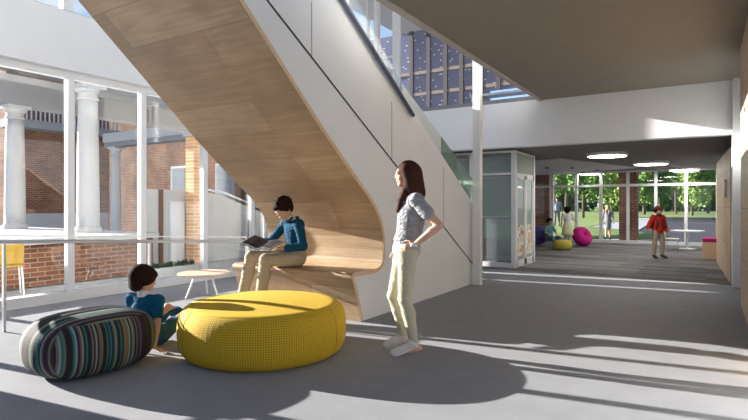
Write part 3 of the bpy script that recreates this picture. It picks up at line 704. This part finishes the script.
MB().box(-10.55,-10.1,5.4,14.0,3.62,4.3).build('beam', shaded_stone, t)
MB().box(-19.2,-10.5,11.3,11.7,3.45,3.95).build('beam', shaded_stone, t); MB().box(-19.2,-10.5,11.25,11.3,3.62,3.95).build('cornice', stone, t)
# brick buildings
t = thing('brick_building', (-24,11,0), 'red brick building with a white balcony rail behind the porch column', 'building')
MB().box(-28,-22,9.2,13.2,0,7.6).build('wall', brick_yz, t); MB().box(-21.99,-21.2,9.0,13.2,4.15,4.45).build('balcony_slab', shaded_stone, t)
MB().box(-21.98,-21.9,9.2,13.1,.0,.95).build('stone_plinth', stone, t)
for i in range(26): y = 9.05+i*.16; MB().box(-21.26,-21.22,y,y+.045,4.45,5.2).build('baluster', stone, t)
MB().box(-21.3,-21.2,9.0,13.2,5.2,5.28).build('balcony_rail', stone, t)
t = thing('brick_building', (-14,15.5,0), 'long shaded brick building seen between the mullions behind the bench', 'building')
MB().box(-32,-8.4,15,16,0,6.5).build('wall', brick_xz, t)
for x in (-19.6,-16.7,-13.8,-11): 
    f = MB().box(x-.55,x+.55,14.93,15,.9,3.0).build('window', stone, t); o = MB().box(x-.45,x+.45,14.9,14.93,1.0,2.9).build('pane', mat('pale window pane', (.40,.43,.47), .2), None, loc=tuple(t.location)); o.location = (0,0,0); o.parent = f
t = thing('garden_wall', (-9.6,8,0), 'low white rendered garden wall with a sloping top rail outside', 'wall')
MB().prism([(6.45,0),(11.5,0),(11.5,.55),(8.4,1.5),(7.7,1.6),(6.45,1.6)], 'x', -9.7,-9.5).build('panel', stone, t)
MB().box(-9.50,-9.47,6.75,6.84,0,1.6).build('joint', mat('brown strip', (.16,.08,.05), .7), t); MB().box(-9.5,-9.46,7.0,7.35,.05,1.35).build('door', mat('pale door', (.66,.68,.70), .5), t)
MB().tube([(-9.45,7.7,1.66),(-9.45,8.5,1.55),(-9.45,11.4,.66)], .025, 8).build('top_rail', white_trim, t)
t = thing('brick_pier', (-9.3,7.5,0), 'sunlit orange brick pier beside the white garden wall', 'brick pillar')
MB().box(-9.46,-9.2,7.38,7.68,0,2.75).build('shaft', brickmat('sunlight-coloured brick facing east', 'yz', (.80,.46,.24), (.62,.32,.15), (.75,.65,.52), vary=.5), t); MB().box(-9.5,-9.16,7.34,7.72,2.75,2.82).build('cap_stone', stone, t)  # sunlight on the pier put into a brighter orange brick colour
# planter
c = at(171, 9.05); t = thing('planter_box', c, 'low white planter box with small green plants outside the glazing', 'planter', rz=0, world=False)
m = MB(); m.box(-.12,.12,-.5,.5,-.02,.22); m.build('box', stone, t, bevel=.01)
m = MB(); random.seed(3)
for i in range(230):
    b = Vector((random.uniform(-.09,.09), random.uniform(-.45,.45), .21)); a = random.uniform(0,6.28); L_ = random.uniform(.04,.11); tip = b+Vector((math.cos(a)*L_*.6, math.sin(a)*L_*.6, L_)); w_ = Vector((-math.sin(a),math.cos(a),0))*.018
    mdl = (b+tip)/2+Vector((0,0,.02)); m.add([b, mdl+w_, tip, mdl-w_], [(0,1,2,3)])
m.build('foliage', mat('dark leaf', (.035,.06,.025), .6), t)
# yellow garden chair
c = at(6, 7.5); t = thing('garden_chair', c, 'yellow garden chair outside at the left edge', 'chair', rz=YAW+.7, world=False)
ym = mat('yellow plastic', (.45,.27,.03), .4)
MB().box(-.2,.2,-.2,.2,.40,.43).build('seat', ym, t, bevel=.012); m = MB(); m.prism([(-.2,.45),(-.26,.72),(-.23,.73),(-.17,.45)], 'x', -.19, .19); m.build('backrest', ym, t, bevel=.006)
for x in (-.17,.17):
    for y in (-.17,.17): MB().tube([(x,y,.40),(x*1.15,y*1.15,-.02)], .012, 8).build('leg', white_trim, t)

# ================================================================== OUTSIDE, BEHIND THE FAR WINDOWS
GZ = -.4
def gpt(px, py, z=GZ): d = (EYE-z)*FPX/(py-HOR); return at(px, d, z)
struct('ground_street', MB().box(-120,140,YW+.45,260,GZ-.3,GZ), asphalt)
m = MB(); q = [gpt(657,218.5,GZ), gpt(615,246,GZ), gpt(520,246,GZ), gpt(520,236,GZ), gpt(640,217.5,GZ)]
m.prism([(p.x,p.y) for p in q], 'z', GZ+.0, GZ+.03); struct('path', m, pave)
m = MB(); q = [gpt(520,232.5,GZ), gpt(590,227,GZ), gpt(650,215.5,GZ), gpt(520,212,GZ)]
m.prism([(p.x,p.y) for p in q], 'z', GZ+.0, GZ+.06); struct('lawn_near', m, grass_m)
m = MB(); q = [gpt(480,216), gpt(640,218), gpt(800,218.5), gpt(800,207.2), gpt(480,207.2)]
m.prism([(p.x,p.y) for p in q], 'z', GZ+.0, GZ+.10); struct('lawn_far', m, grass_m)
leafm = [mat('leaf green', (.15,.26,.06), .7, noise=.4, nscale=.6), mat('leaf deep green', (.08,.16,.05), .7, noise=.4, nscale=.6), mat('leaf bright green', (.24,.36,.08), .7, noise=.3, nscale=.6)]
bark = mat('bark', (.10,.075,.055), .9)
def tree_meshes(seed, Ht, R, lm_):
    rnd = random.Random(seed); m = MB(); blobs = []
    for i in range(13):
        a = rnd.uniform(0,6.28); rr = rnd.uniform(0,R*.7); z = rnd.uniform(.30,.88)*Ht; blobs.append((Vector((rr*math.cos(a), rr*math.sin(a), z)), R*rnd.uniform(.32,.5)*(1.15-.5*z/Ht)))
    for i in range(3800):
        c, r = blobs[rnd.randrange(13)]; v = Vector((rnd.gauss(0,1), rnd.gauss(0,1), rnd.gauss(0,1)*.8)).normalized()*r*rnd.uniform(.7,1.05)+c
        n = Vector((rnd.gauss(0,1), rnd.gauss(0,1), rnd.gauss(0,1)+.5)).normalized(); a = n.orthogonal().normalized()*rnd.uniform(.10,.2); b = n.cross(a)*.7; m.add([v-a, v-b, v+a, v+b], [(0,1,2,3)])
    me = bpy.data.meshes.new('crown'); me.from_pydata(m.v, [], m.f); me.materials.append(lm_)
    m = MB(); m.tube([(0,0,0),(.05,.03,Ht*.3),(-.05,0,Ht*.6)], [.16,.12,.05], 8)
    for c, r in blobs[:7]: m.tube([(0,0,Ht*.28),(c.x*.5,c.y*.5,(c.z+Ht*.3)/2),tuple(c)], [.07,.05,.02], 6)
    m2 = bpy.data.meshes.new('trunk'); m2.from_pydata([tuple(v) for v in m.v], [], m.f); m2.materials.append(bark); return me, m2
TM = [tree_meshes(1, 8, 3.0, leafm[0]), tree_meshes(2, 9, 3.6, leafm[1]), tree_meshes(5, 6.5, 2.6, leafm[2])]
spots = [(548,40,0,1,'leafy green tree outside behind the seated child in teal'),(566,52,1,1.05,'dark green tree outside above the standing girl'),(583,44,0,.9,'leafy tree outside above the magenta beanbag'),(600,60,1,1.1,'dark green tree outside left of the walking woman in grey'),(612,46,2,.95,'bright green tree outside directly above the walking woman in grey'),
         (630,70,1,1.2,'dark green tree hidden mostly by the brick pillar'),(644,58,2,1.2,'bright green tree outside left of the boy in red jacket'),(660,50,0,.95,'leafy tree outside right above the boy in red jacket'),(676,62,1,1.0,'dark green tree outside between boy in red and the white table'),(692,52,2,.9,'bright green tree outside above the white round table'),
         (708,66,0,1.1,'leafy green tree outside nearest the right wall'),(728,80,1,1,'dark green tree cut by the right wall edge'),(528,74,1,1.1,'dark green tree outside behind the green glass booth')]
for px, d, k, s_, lab in spots:
    d *= 1.5; s_ *= 1.45; c = at(px, d, GZ+(.1 if d > 73 else 0)); t = thing('tree', c, lab, 'tree', 'trees beyond the far windows', rz=px*.7, world=False); t.scale = (s_,)*3
    for me, nm in ((TM[k][0],'crown'),(TM[k][1],'trunk')): link(nm, me, t)
for k, (a, b) in enumerate(((480,600),(600,700),(700,800))):
    rnd = random.Random(20+k); m = MB(); p0, p1 = at(a, 135), at(b, 135)
    for i in range(5200):
        f = .03+.94*rnd.random(); hh = 7+3.2*math.sin(f*9+k)+1.2*math.sin(f*31); v = p0.lerp(p1, f)+Vector((rnd.gauss(0,.3), rnd.gauss(0,1.2), GZ+rnd.random()**.7*hh))
        n = Vector((rnd.gauss(0,1), rnd.gauss(0,1), rnd.gauss(0,1))).normalized(); aa = n.orthogonal().normalized()*rnd.uniform(.35,.7); bb = n.cross(aa); m.add([v-aa, v-bb, v+aa, v+bb], [(0,1,2,3)])
    o = m.build('tree_line', leafm[(k+1)%2], None); tag(o, ['distant band of woodland behind the trees, left stretch','distant band of woodland behind the trees, middle stretch','distant band of woodland behind the trees, right stretch'][k], 'woodland', kind='stuff')

# ================================================================== PEOPLE
cream = cloth('cream cotton trousers', (.47,.43,.32), 7, .35); greyfab = cloth('light grey jersey', (.33,.335,.355), 10)
vestm = cloth('pale grey waistcoat', (.30,.305,.325), 13); shoem = mat('pale pink canvas', (.62,.55,.53), .7); solem = mat('off white rubber', (.75,.74,.72), .6)
teal = cloth('teal fleece', (.012,.075,.14), 14); khaki = cloth('khaki trousers', (.42,.35,.26), 9, .6); darksh = mat('dark shoes', (.03,.028,.03), .6)
tealp = mat('petrol trousers', (.010,.075,.15), .8, bump=.2, bscale=30); redm = cloth('red jacket', (.55,.04,.03), 12); whitefab = mat('white cotton', (.7,.7,.7), .8)
nv = lambda *a: np.array(a, float)
def arm(g_, J, q, f, s, lowfrac=None):
    r = [part_cap(J['sh'+q], J['el'+q], .047*s, .036*s, min(f,1))]
    if lowfrac: r.append(part_cap(J['el'+q], J['wr'+q], .037*s, .027*s, lowfrac))
    return r
# ---------------- woman
J = dict(pelvis=(0,.015,.905), chest=(0,-.03,1.19), neck=(0,-.05,1.40), head=(0,.015,1.565), shR=(.155,-.045,1.335), shL=(-.155,-.06,1.335),
         elL=(-.235,-.245,1.125), wrL=(-.185,-.045,.955), elR=(.215,-.06,1.07), wrR=(.185,.085,.885), hipL=(-.082,.01,.88), knL=(-.088,.035,.48), anL=(-.10,-.045,.09), toeL=(-.11,.115,.028),
         hipR=(.082,.03,.88), knR=(.095,.125,.48), anR=(.12,.025,.09), toeR=(.13,.17,.028))
J['handL'] = ((.15,.90,-.30), (1,-.15,0), (0,.1,1), .92, .5); J['handR'] = ((0,.12,-1), (-1,0,0), (0,1,0), .92, .35)
s = .98; H = headframe(0, 2)
def hairP(c, H, q):
    T = lambda x,y,z: c+H@(nv(x,y,z)*q)
    P = [ell(T(0,-.022,.038), nv(.090,.104,.092)*q, H, .02), cap(T(0,-.062,.0), T(0,-.095,-.17), .084, .074, .03), cap(T(0,-.06,-.08), T(0,-.085,-.235), .07, .045, .03)]
    for e in (-1,1): P += [cap(T(e*.066,.012,.04), T(e*.080,-.02,-.10), .036, .042, .02), cap(T(e*.078,-.02,-.08), T(e*.092,-.045,-.20), .044, .036, .02), cap(T(e*.072,.0,-.11), T(e*.068,.060,-.24), .034, .024, .015), cap(T(e*.068,.060,-.24), T(e*.045,.095,-.34), .024, .010, .015)]
    for k in range(9): a_ = k*.7; P += [cap(T(.075*math.cos(a_+2.6), -.075+.03*math.sin(a_*2), -.10), T(.085*math.cos(a_+2.9), -.10+.03*math.cos(a_*3), -.25), .022, .014, .01)]
    return P
hairS = lambda c, H, q: [ell(c+H@nv(0,.095,-.035), nv(.058,.062,.095), H, .012)]
def tpl(J, s): return None
root, g = person((at(408,4.58).x, at(408,4.58).y, 0), YAW+math.pi/2, J, s, .0065, 'standing woman in pale grey top and cream trousers, hand on hip', skin_f, hair_br, hairP, hairS, [], H, .97, sh=.96)
root.scale = (.988,)*3
vneck = [cap((0,.05,1.43), (0,.12,1.22), .07, .012, .01), cap((0,-.02,1.50), (0,.02,1.38), .07, .062, .01)]
def garment(nm, m, prims, off, h, extra=(), subs=(), clips=(), rt=None, smooth=2):
    me = surf(nm, prims, h, off=off, subs=subs, clips=clips, extra=extra, smooth=smooth); me.materials.append(m); return link(nm, me, rt)
garment('trousers', cream, g['torso'][:1]+g['thighL']+g['thighR']+g['calfL']+g['calfR'], .005, .0065, rt=root, clips=[((0,0,.945),(0,0,1)),((0,0,.10),(0,0,-1))])
garment('belt', mat('brown belt', (.10,.05,.03), .5), g['torso'][:1], .013, .0065, rt=root, clips=[((0,0,.935),(0,0,1)),((0,0,.91),(0,0,-1))])
garment('shirt', greyfab, g['torso']+arm(g,J,'L',.50,s)+arm(g,J,'R',.50,s), .013, .0065, rt=root, subs=vneck, clips=[((0,0,.85),(0,0,-1))], extra=[cap((-.21,-.15,1.225),(-.19,-.12,1.255),.056,.055,.02)])
garment('waistcoat', vestm, g['torso'], .024, .0065, rt=root, subs=[cap((0,.10,1.45),(0,.2,.9),.06,.03,.01), cap((0,-.02,1.50), (0,.02,1.36), .08, .075, .01)]+[ell((e*.19,-.05,1.34),(.055,.07,.08),None,.01) for e in (-1,1)], clips=[((0,0,1.0),(0,-.12,-1)),((0,0,1.40),(0,0,1))])
garment('bracelet', mat('silver', (.6,.6,.6), .3, metal=.8), [cap(nv(*J['wrL'])-nv(.0,.0,0), nv(*J['wrL'])+nv(.004,.012,-.008), .030, .030, .01)], .0, .005, rt=root)
for q in 'LR': shoes(J, .98, q, shoem, .0065, root, solem)

# ---------------- boy on the bench
SEAT = .552
J = dict(pelvis=(0,0,.105), chest=(0,.015,.345), neck=(0,.045,.51), head=(.0,.145,.625), shR=(.135,.05,.455), shL=(-.135,.03,.455), elL=(-.205,.02,.225), wrL=(-.135,.20,.205), elR=(.235,.19,.25), wrR=(.235,.38,.262),
         hipL=(-.07,.02,.085), knL=(-.06,.38,.095), anL=(-.08,.47,-.405), toeL=(-.08,.60,-.468), hipR=(.07,.02,.085), knR=(.19,.43,.11), anR=(.20,.55,-.405), toeR=(.21,.68,-.468))
J['handL'] = ((.55,.8,.10), (.2,-.1,1), (.3,.3,1), .8, .5); J['handR'] = ((-.3,.9,.1), (-.3,0,1), (-.3,.3,1), .8, .5)
s = .77; H = headframe(0, 36)
bp = at(295.5, 6.28, SEAT)
def hairB(c, H, q):
    T = lambda x,y,z: c+H@(nv(x,y,z)*q)
    rn = random.Random(4); tf = []
    for i in range(60):
        a, e_ = rn.uniform(0,6.28), rn.uniform(-.25,1.4); u_ = nv(math.cos(a)*math.cos(e_)*.084, math.sin(a)*math.cos(e_)*.100-.02, math.sin(e_)*.084+.04)
        if u_[1] > .05 and u_[2] < .05: continue
        tf.append(cap(T(*(u_*.97)), T(*(u_*1.0+nv(.006*rn.uniform(-1,1),.012,-.034))), .017*q, .006*q, .006))
    return tf+[ell(T(0,-.018,.040), nv(.085,.101,.086)*q, H, .02), ell(T(0,-.05,-.01), nv(.078,.063,.075)*q, H, .02), ell(T(0,.072,.064), nv(.058,.028,.022)*q, H, .02)]+[cap(T(e*.066,.03,.04), T(e*.075,.0,-.015), .026*q, .020*q, .02) for e in (-1,1)]
hairBS = lambda c, H, q: [ell(c+H@(nv(0,.115,-.03)*q), nv(.055,.06,.062)*q, H, .01)]
root, g = person(bp, 159*D2R, J, s, .0065, 'boy in teal zip jacket sitting on the birch bench reading a book', skin_f, hair_dk, hairB, hairBS, [], H, 1.0, sh=1.05)
garment('trousers', khaki, g['torso'][:1]+g['thighL']+g['thighR']+g['calfL']+g['calfR'], .024, .0065, rt=root, clips=[((0,0,-.40),(0,0,-1)),((0,0,.22),(0,0,1))])
garment('jacket', teal, g['torso']+arm(g,J,'L',1,s,.88)+arm(g,J,'R',1,s,.88), .017, .0065, rt=root, subs=[cap((0,.10,.60),(0,.05,.50),.05,.038,.01)], clips=[((0,0,.10),(0,.0,-1))], extra=[cap((-.045,.07,.525),(-.02,.10,.48),.016,.014,.015), cap((.045,.07,.525),(.02,.10,.48),.016,.014,.015), cap((-.045,.0,.525),(.045,.0,.525),.02,.02,.02)])
garment('collar', whitefab, g['neck'], .007, .0065, rt=root, clips=[((0,.05,.545),(0,.1,1)),((0,0,.50),(0,0,-1))])
for q in 'LR': shoes(J, .80, q, darksh, .0065, root, solem)
# open book
rzb = Matrix.Rotation(159*D2R, 4, 'Z'); Mb = Matrix.Translation(bp)@rzb@Matrix.Scale(1.1,4); root.scale = (1.1,)*3
lh, rh = Vector((-.085,.285,.232)), Vector((.175,.475,.280))
ctr = Mb@((lh+rh)/2+Vector((-.02,.0,-.01))); t = thing('open_book', ctr, 'open dark picture book held by the boy on the bench', 'book', world=False)
wd = (Mb.to_3x3()@(rh-lh)).normalized(); nrm = (Mb.to_3x3()@Vector((-.38,.02,.9))).normalized(); hd = wd.cross(nrm).normalized(); nrm = hd.cross(wd).normalized()
cov = mat('dark book cover', (.035,.035,.045), .5); pg = mat('printed page', (.055,.05,.06), .5, noise=.9, nscale=18); pe = mat('page edges', (.7,.68,.62), .8)
for e in (-1, 1):
    def P(u, v, w): return tuple(wd*(e*u)+hd*v+nrm*w)
    for nm, w0, w1, mm_, W, Hh in (('cover',-.010,-.006,cov,.197,.152),('page_block',-.006,.004,pe,.19,.145),('page',.0042,.0052,pg,.182,.138)):
        f = lambda u: .10*u*(1 if nm == 'x' else 1)
        m = MB(); vs = []
        for u in (0,.5,1):
            rise = .035*math.sin(u*math.pi*.55)+.0
            for v in (-Hh, Hh):
                vs += [P(u*W, v, w0+rise), P(u*W, v, w1+rise)]
        fs = [(0,4,6,2),(4,8,10,6),(1,3,7,5),(5,7,11,9),(0,1,5,4),(4,5,9,8),(2,6,7,3),(6,10,11,7),(8,9,11,10),(0,2,3,1)]
        m.add(vs, fs); m.build(nm, mm_, t)

# ---------------- child on the floor
J = dict(pelvis=(0,0,.105), chest=(-.02,-.055,.33), neck=(-.035,-.075,.475), head=(-.04,-.05,.605), shR=(.115,-.075,.425), shL=(-.165,-.05,.425), elL=(-.235,.02,.25), wrL=(-.21,.16,.10), elR=(.155,-.15,.235), wrR=(.165,-.215,.045),
         hipR=(.075,.02,.085), knR=(.16,.36,.24), anR=(.22,.66,.075), toeR=(.25,.78,.14), hipL=(-.07,.02,.085), knL=(-.06,.36,.27), anL=(.12,.66,.075), toeL=(.15,.78,.12))
J['handR'] = ((.75,-.05,-.22), (-.1,0,-1), (.2,.9,0), .78, .08); J['handL'] = ((.4,.9,-.1), (0,0,-1), (1,0,0), .75, .3)
s = .75; H = headframe(-38, 14)
cp = at(151.5, 4.80)
def hairC(c, H, q):
    T = lambda x,y,z: c+H@(nv(x,y,z)*q)
    return [ell(T(0,-.026,.032), nv(.108,.120,.104)*q, H, .02), ell(T(0,-.06,-.045), nv(.085,.062,.07)*q, H, .03), ell(T(0,.065,.06), nv(.072,.035,.03)*q, H, .02)]+[cap(T(e*.080,.02,.04), T(e*.084,.0,-.02), .03*q, .022*q, .02) for e in (-1,1)]
root, g = person(cp, YAW-10*D2R, J, s, .0065, 'child in teal top sitting on the floor between the two poufs', skin_f, hair_dk, hairC, hairBS, [], H, 1.02, sh=1.05)
garment('trousers', tealp, g['torso'][:1]+g['thighL']+g['thighR']+g['calfR'][:1]+g['calfL'][:1], .018, .0065, rt=root, clips=[((0,0,.18),(0,-.2,1)),((0,.56,0),(0,1,0)),((0,0,.008),(0,0,-1))])
garment('top', cloth('deep teal cotton', (.008,.09,.18), 9, .6), g['torso']+arm(g,J,'L',.75,s)+arm(g,J,'R',.62,s), .016, .0065, rt=root, subs=[cap((-.035,-.07,.56),(-.035,-.07,.49),.05,.045,.01)], clips=[((0,0,.06),(0,0,-1))])
garment('collar', whitefab, g['neck'], .014, .0065, rt=root, clips=[((0,-.07,.515),(0,0,1)),((0,0,.455),(0,0,-1))])
for q in 'LR': shoes(J, .78, q, whitefab, .0065, root, darksh)

# ---------------- generic small figures
def stand(s, wide=.0, armR=None, armL=None, step=0.0):
    q = lambda *v: tuple(x*s for x in v)
    J = dict(pelvis=q(0,0,.92), chest=q(0,-.01,1.21), neck=q(0,-.01,1.41), head=q(0,.02,1.565), shR=q(.17,0,1.36), shL=q(-.17,0,1.36), elR=q(.24,-.02,1.10), wrR=q(.26,.08,.88), elL=q(-.24,-.02,1.10), wrL=q(-.26,.08,.88),
             hipR=q(.09,0,.88), hipL=q(-.09,0,.88), knR=q(.11+wide,.03+step*.5,.48), knL=q(-.11-wide,.03-step*.3,.48), anR=q(.12+wide,step,.085), anL=q(-.12-wide,-step,.085), toeR=q(.15+wide,.15+step,.03), toeL=q(-.15-wide,.15-step,.03))
    if armR: J['elR'], J['wrR'] = q(*armR[0]), q(*armR[1])
    if armL: J['elL'], J['wrL'] = q(*armL[0]), q(*armL[1])
    for k, e in (('R',1),('L',-1)):
        d = unit(nv(*J['wr'+k])-nv(*J['el'+k])); pn = unit(np.cross(d, (0,1,0)) if abs(d[1]) < .9 else nv(0,0,-1)); J['hand'+k] = (tuple(d), tuple(pn*-e if pn[0]*e > 0 else pn), (0,1,0), s*1.05, .3)
    return J
hb = .010
s = .725; J = stand(s, .03, armR=((.30,0,1.14),(.42,.10,.98)), armL=((-.25,-.02,1.10),(-.24,.10,.90)))
J['toeR'] = tuple(x*s for x in (.17,.15,.03))
root, g = person(at(658,12.7), YAW+math.pi+.1, J, s, hb, 'boy in red jacket and red cap standing in the far room', skin_t, hair_dk, hairB, hairBS, [], headframe(0,0), .92, sh=1.05)
garment('trousers', khaki, g['torso'][:1]+g['thighL']+g['thighR']+g['calfL']+g['calfR'], .016, hb, rt=root, clips=[((0,0,.68*1),(0,0,1)),((0,0,.07),(0,0,-1))])
garment('jacket', redm, g['torso']+arm(g,J,'L',1,s,.9)+arm(g,J,'R',1,s,.9), .024, hb, rt=root, subs=[cap((0,.0,1.10),(0,0,1.02),.05,.05,.01)], clips=[((0,0,.60),(0,0,-1))])
cap_m = mat('red cap', (.30,.03,.025), .6); hc = nv(*J['head'])
garment('cap', cap_m, [ell(hc+nv(0,-.012,.045), (.088,.100,.072), None, .02)], 0, .008, rt=root, clips=[(hc+nv(0,0,.035),(0,0,-1))], extra=[ell(hc+nv(0,.09,.04), (.062,.05,.012), None, .01)])
garment('scarf', darksh, [ell(hc+nv(0,.03,-.085), (.062,.06,.035), None, .02)], 0, .008, rt=root)
for e in (-1,1): garment('strap', darksh, [cap((e*.075,.03,.99),(e*.085,.105,.86),.014,.014,.01), cap((e*.085,.105,.86),(e*.10,.07,.72),.014,.014,.01)], 0, .008, rt=root)
garment('backpack', darksh, [ell((0,-.13,.84),(.13,.07,.17),None,.02)], 0, .012, rt=root)
for q in 'LR': shoes(J, .8, q, darksh, .008, root, None)
# girl seen from behind
s = .72; J = stand(s, -.03, armR=((.26,.10,1.16),(.42,.26,1.10)), armL=((-.24,.0,1.10),(-.22,.12,.90)))
root, g = person(at(567.5,16.0), YAW, J, s, hb, 'girl in white top and pale yellow skirt standing with her back turned', skin_f, hair_bk, hairC, hairBS, [], headframe(-25,5), .88)
garment('top', whitefab, g['torso']+arm(g,J,'L',.6,s)+arm(g,J,'R',.6,s), .016, hb, rt=root, clips=[((0,0,.60),(0,0,-1)),((0,0,1.03),(0,0,1))])
me_ = MB(); me_.lathe([(.115,.68),(.15,.60),(.17,.45),(.185,.36),(.18,.36),(.11,.60)], n=28, sx=1, sy=.8); me_.build('skirt', mat('pale yellow cotton', (.62,.62,.36), .8), root, smooth=True)
garment('leggings', mat('pale pink leggings', (.55,.47,.43), .8), g['thighL']+g['thighR']+g['calfL']+g['calfR'], .006, hb, rt=root, clips=[((0,0,.5),(0,0,1)),((0,0,.08),(0,0,-1))])
for q in 'LR': shoes(J, .75, q, darksh, .008, root, None)
# seated child in teal
s = .70; J = dict(pelvis=(0,0,.28), chest=(0,.0,.50), neck=(0,.01,.65), head=(0,.03,.78), shR=(.13,.0,.60), shL=(-.13,.0,.60), elR=(.2,.08,.44), wrR=(.12,.22,.38), elL=(-.2,.08,.44), wrL=(-.10,.22,.38),
      hipR=(.07,.02,.25), knR=(.13,.33,.30), anR=(.15,.46,.07), toeR=(.16,.58,.025), hipL=(-.07,.02,.25), knL=(-.12,.33,.30), anL=(-.14,.46,.07), toeL=(-.15,.58,.025))
for k in 'RL': J['hand'+k] = ((0,.9,-.2), (0,0,-1), (-1 if k == 'R' else 1,0,0), .7, .3)
root, g = person(at(549,16.1,-.10), YAW+math.pi*1.12, J, s, hb, 'child in pale teal clothes seated low beside the violet beanbag', skin_t, hair_bk, hairB, hairBS, [], headframe(10,0), .88)
root.location.z = 0
lt = mat('pale teal cotton', (.10,.25,.27), .8)
garment('trousers', mat('slate trousers', (.08,.16,.19), .8), g['torso'][:1]+g['thighL']+g['thighR']+g['calfL']+g['calfR'], .014, hb, rt=root, clips=[((0,0,.06),(0,0,-1)),((0,0,.38),(0,0,1))])
garment('shirt', lt, g['torso']+arm(g,J,'L',.7,s)+arm(g,J,'R',.7,s), .018, hb, rt=root, clips=[((0,0,.655),(0,0,1))])
for q in 'LR': shoes(J, .72, q, darksh, .008, root, None)
# woman walking outside
s = .98; J = stand(s, -.05, step=.12); gd = mat('grey dress', (.16,.16,.18), .8)
root, g = person(at(608,25.0,GZ+.03), YAW+math.pi*.8, J, s, .014, 'woman in grey dress walking outside the far windows', skin_t, mat('blonde hair', (.30,.20,.10), .6), hairP, hairS, [], headframe(0,0), .97)
garment('dress', gd, g['torso']+arm(g,J,'L',.4,s)+arm(g,J,'R',.4,s), .016, .014, rt=root, clips=[((0,0,1.40),(0,0,1))], extra=[cap((0,0,.90),(0,0,.62),.14,.15,.05)])
for q in 'LR': shoes(J, 1, q, darksh, .012, root, None)
m = MB(); mc = at(556, 31, GZ); m.lathe([(6.0,-.02),(4.5,.18),(2.5,.38),(.0001,.45)], (mc.x,mc.y,GZ), 40); struct('lawn_mound', m, grass_m, smooth=True)
s = 1.02; J = stand(s, .0, step=.08)
root, g = person(at(557,31,GZ+.43), YAW+math.pi*.9, J, s, .014, 'person in grey shirt standing on the lawn outside', skin_t, hair_dk, hairB, hairBS, [], headframe(0,0), 1)
garment('shirt', mat('slate shirt', (.22,.26,.33), .8), g['torso']+arm(g,J,'L',.6,s)+arm(g,J,'R',.6,s), .018, .014, rt=root, clips=[((0,0,.90),(0,0,-1)),((0,0,1.45),(0,0,1))])
garment('trousers', mat('grey trousers', (.20,.19,.18), .8), g['torso'][:1]+g['thighL']+g['thighR']+g['calfL']+g['calfR'], .014, .014, rt=root, clips=[((0,0,.98),(0,0,1)),((0,0,.08),(0,0,-1))])
for q in 'LR': shoes(J, 1.02, q, darksh, .012, root, None)

# ================================================================== LIGHT, WORLD, CAMERA
sun = bpy.data.lights.new('sun', 'SUN'); sun.energy = 18.5; sun.angle = .006; sun.color = (1,.95,.88)
so = bpy.data.objects.new('sun', sun); C.objects.link(so)
dv = Vector((math.cos(SUNAZ)*math.cos(SUNEL), math.sin(SUNAZ)*math.cos(SUNEL), -math.sin(SUNEL)))   # travel direction
so.rotation_euler = dv.to_track_quat('-Z','Y').to_euler()
w = bpy.data.worlds.new('sky'); bpy.context.scene.world = w; w.use_nodes = True; N, L = w.node_tree.nodes, w.node_tree.links
tc = N.new('ShaderNodeTexCoord'); s = N.new('ShaderNodeSeparateXYZ'); L.new(tc.outputs['Generated'], s.inputs[0])
r = N.new('ShaderNodeValToRGB'); e = r.color_ramp.elements; e[0].position = 0; e[0].color = (.80,.84,.88,1); e[1].position = .7; e[1].color = (.16,.32,.68,1)
x = e.new(.16); x.color = (.50,.66,.88,1)
L.new(s.outputs['Z'], r.inputs[0]); 
nz = N.new('ShaderNodeTexNoise'); nz.inputs['Scale'].default_value = 3.5; nz.inputs['Detail'].default_value = 6; mp = N.new('ShaderNodeMapping'); mp.inputs['Scale'].default_value = (1,1,2.5)
L.new(tc.outputs['Generated'], mp.inputs[0]); L.new(mp.outputs[0], nz.inputs['Vector']); cr = N.new('ShaderNodeMapRange'); cr.inputs['From Min'].default_value = .56; cr.inputs['From Max'].default_value = .7
L.new(nz.outputs['Fac'], cr.inputs['Value']); mx = N.new('ShaderNodeMix'); mx.data_type = 'RGBA'; L.new(cr.outputs[0], mx.inputs['Factor']); L.new(r.outputs[0], mx.inputs['A']); mx.inputs['B'].default_value = (.9,.91,.93,1)
L.new(mx.outputs['Result'], N['Background'].inputs[0]); N['Background'].inputs[1].default_value = .95
def area(loc, rot, sx, sy, e_, col=(1,1,1)):
    l = bpy.data.lights.new('ceiling_panel_light', 'AREA'); l.shape = 'ELLIPSE'; l.size = sx; l.size_y = sy; l.energy = e_; l.color = col
    o = bpy.data.objects.new('ceiling_panel_light', l); C.objects.link(o); o.location = loc; o.rotation_euler = rot; o.visible_camera = True; return o
for px, d in ((607,11.6),(651,13.9),(684,16.2),(591,18.3)):
    area(at(px, d, ZL-.07), (0,0,0), .78, .78, 45, (1,.97,.92))
cam = bpy.data.cameras.new('camera'); cam.lens = FPX/748*36; cam.sensor_width = 36; cam.shift_y = -(210-HOR)/748; cam.clip_end = 500; cam.clip_start = .02
co = bpy.data.objects.new('camera', cam); C.objects.link(co); co.location = (0,0,EYE); co.rotation_euler = (math.pi/2, 0, YAW); bpy.context.scene.camera = co
sc = bpy.context.scene; sc.view_settings.view_transform = 'Standard'; sc.view_settings.look = 'None'; sc.view_settings.exposure = .24
for o in list(bpy.data.objects):
    if '_w' in o: del o['_w']
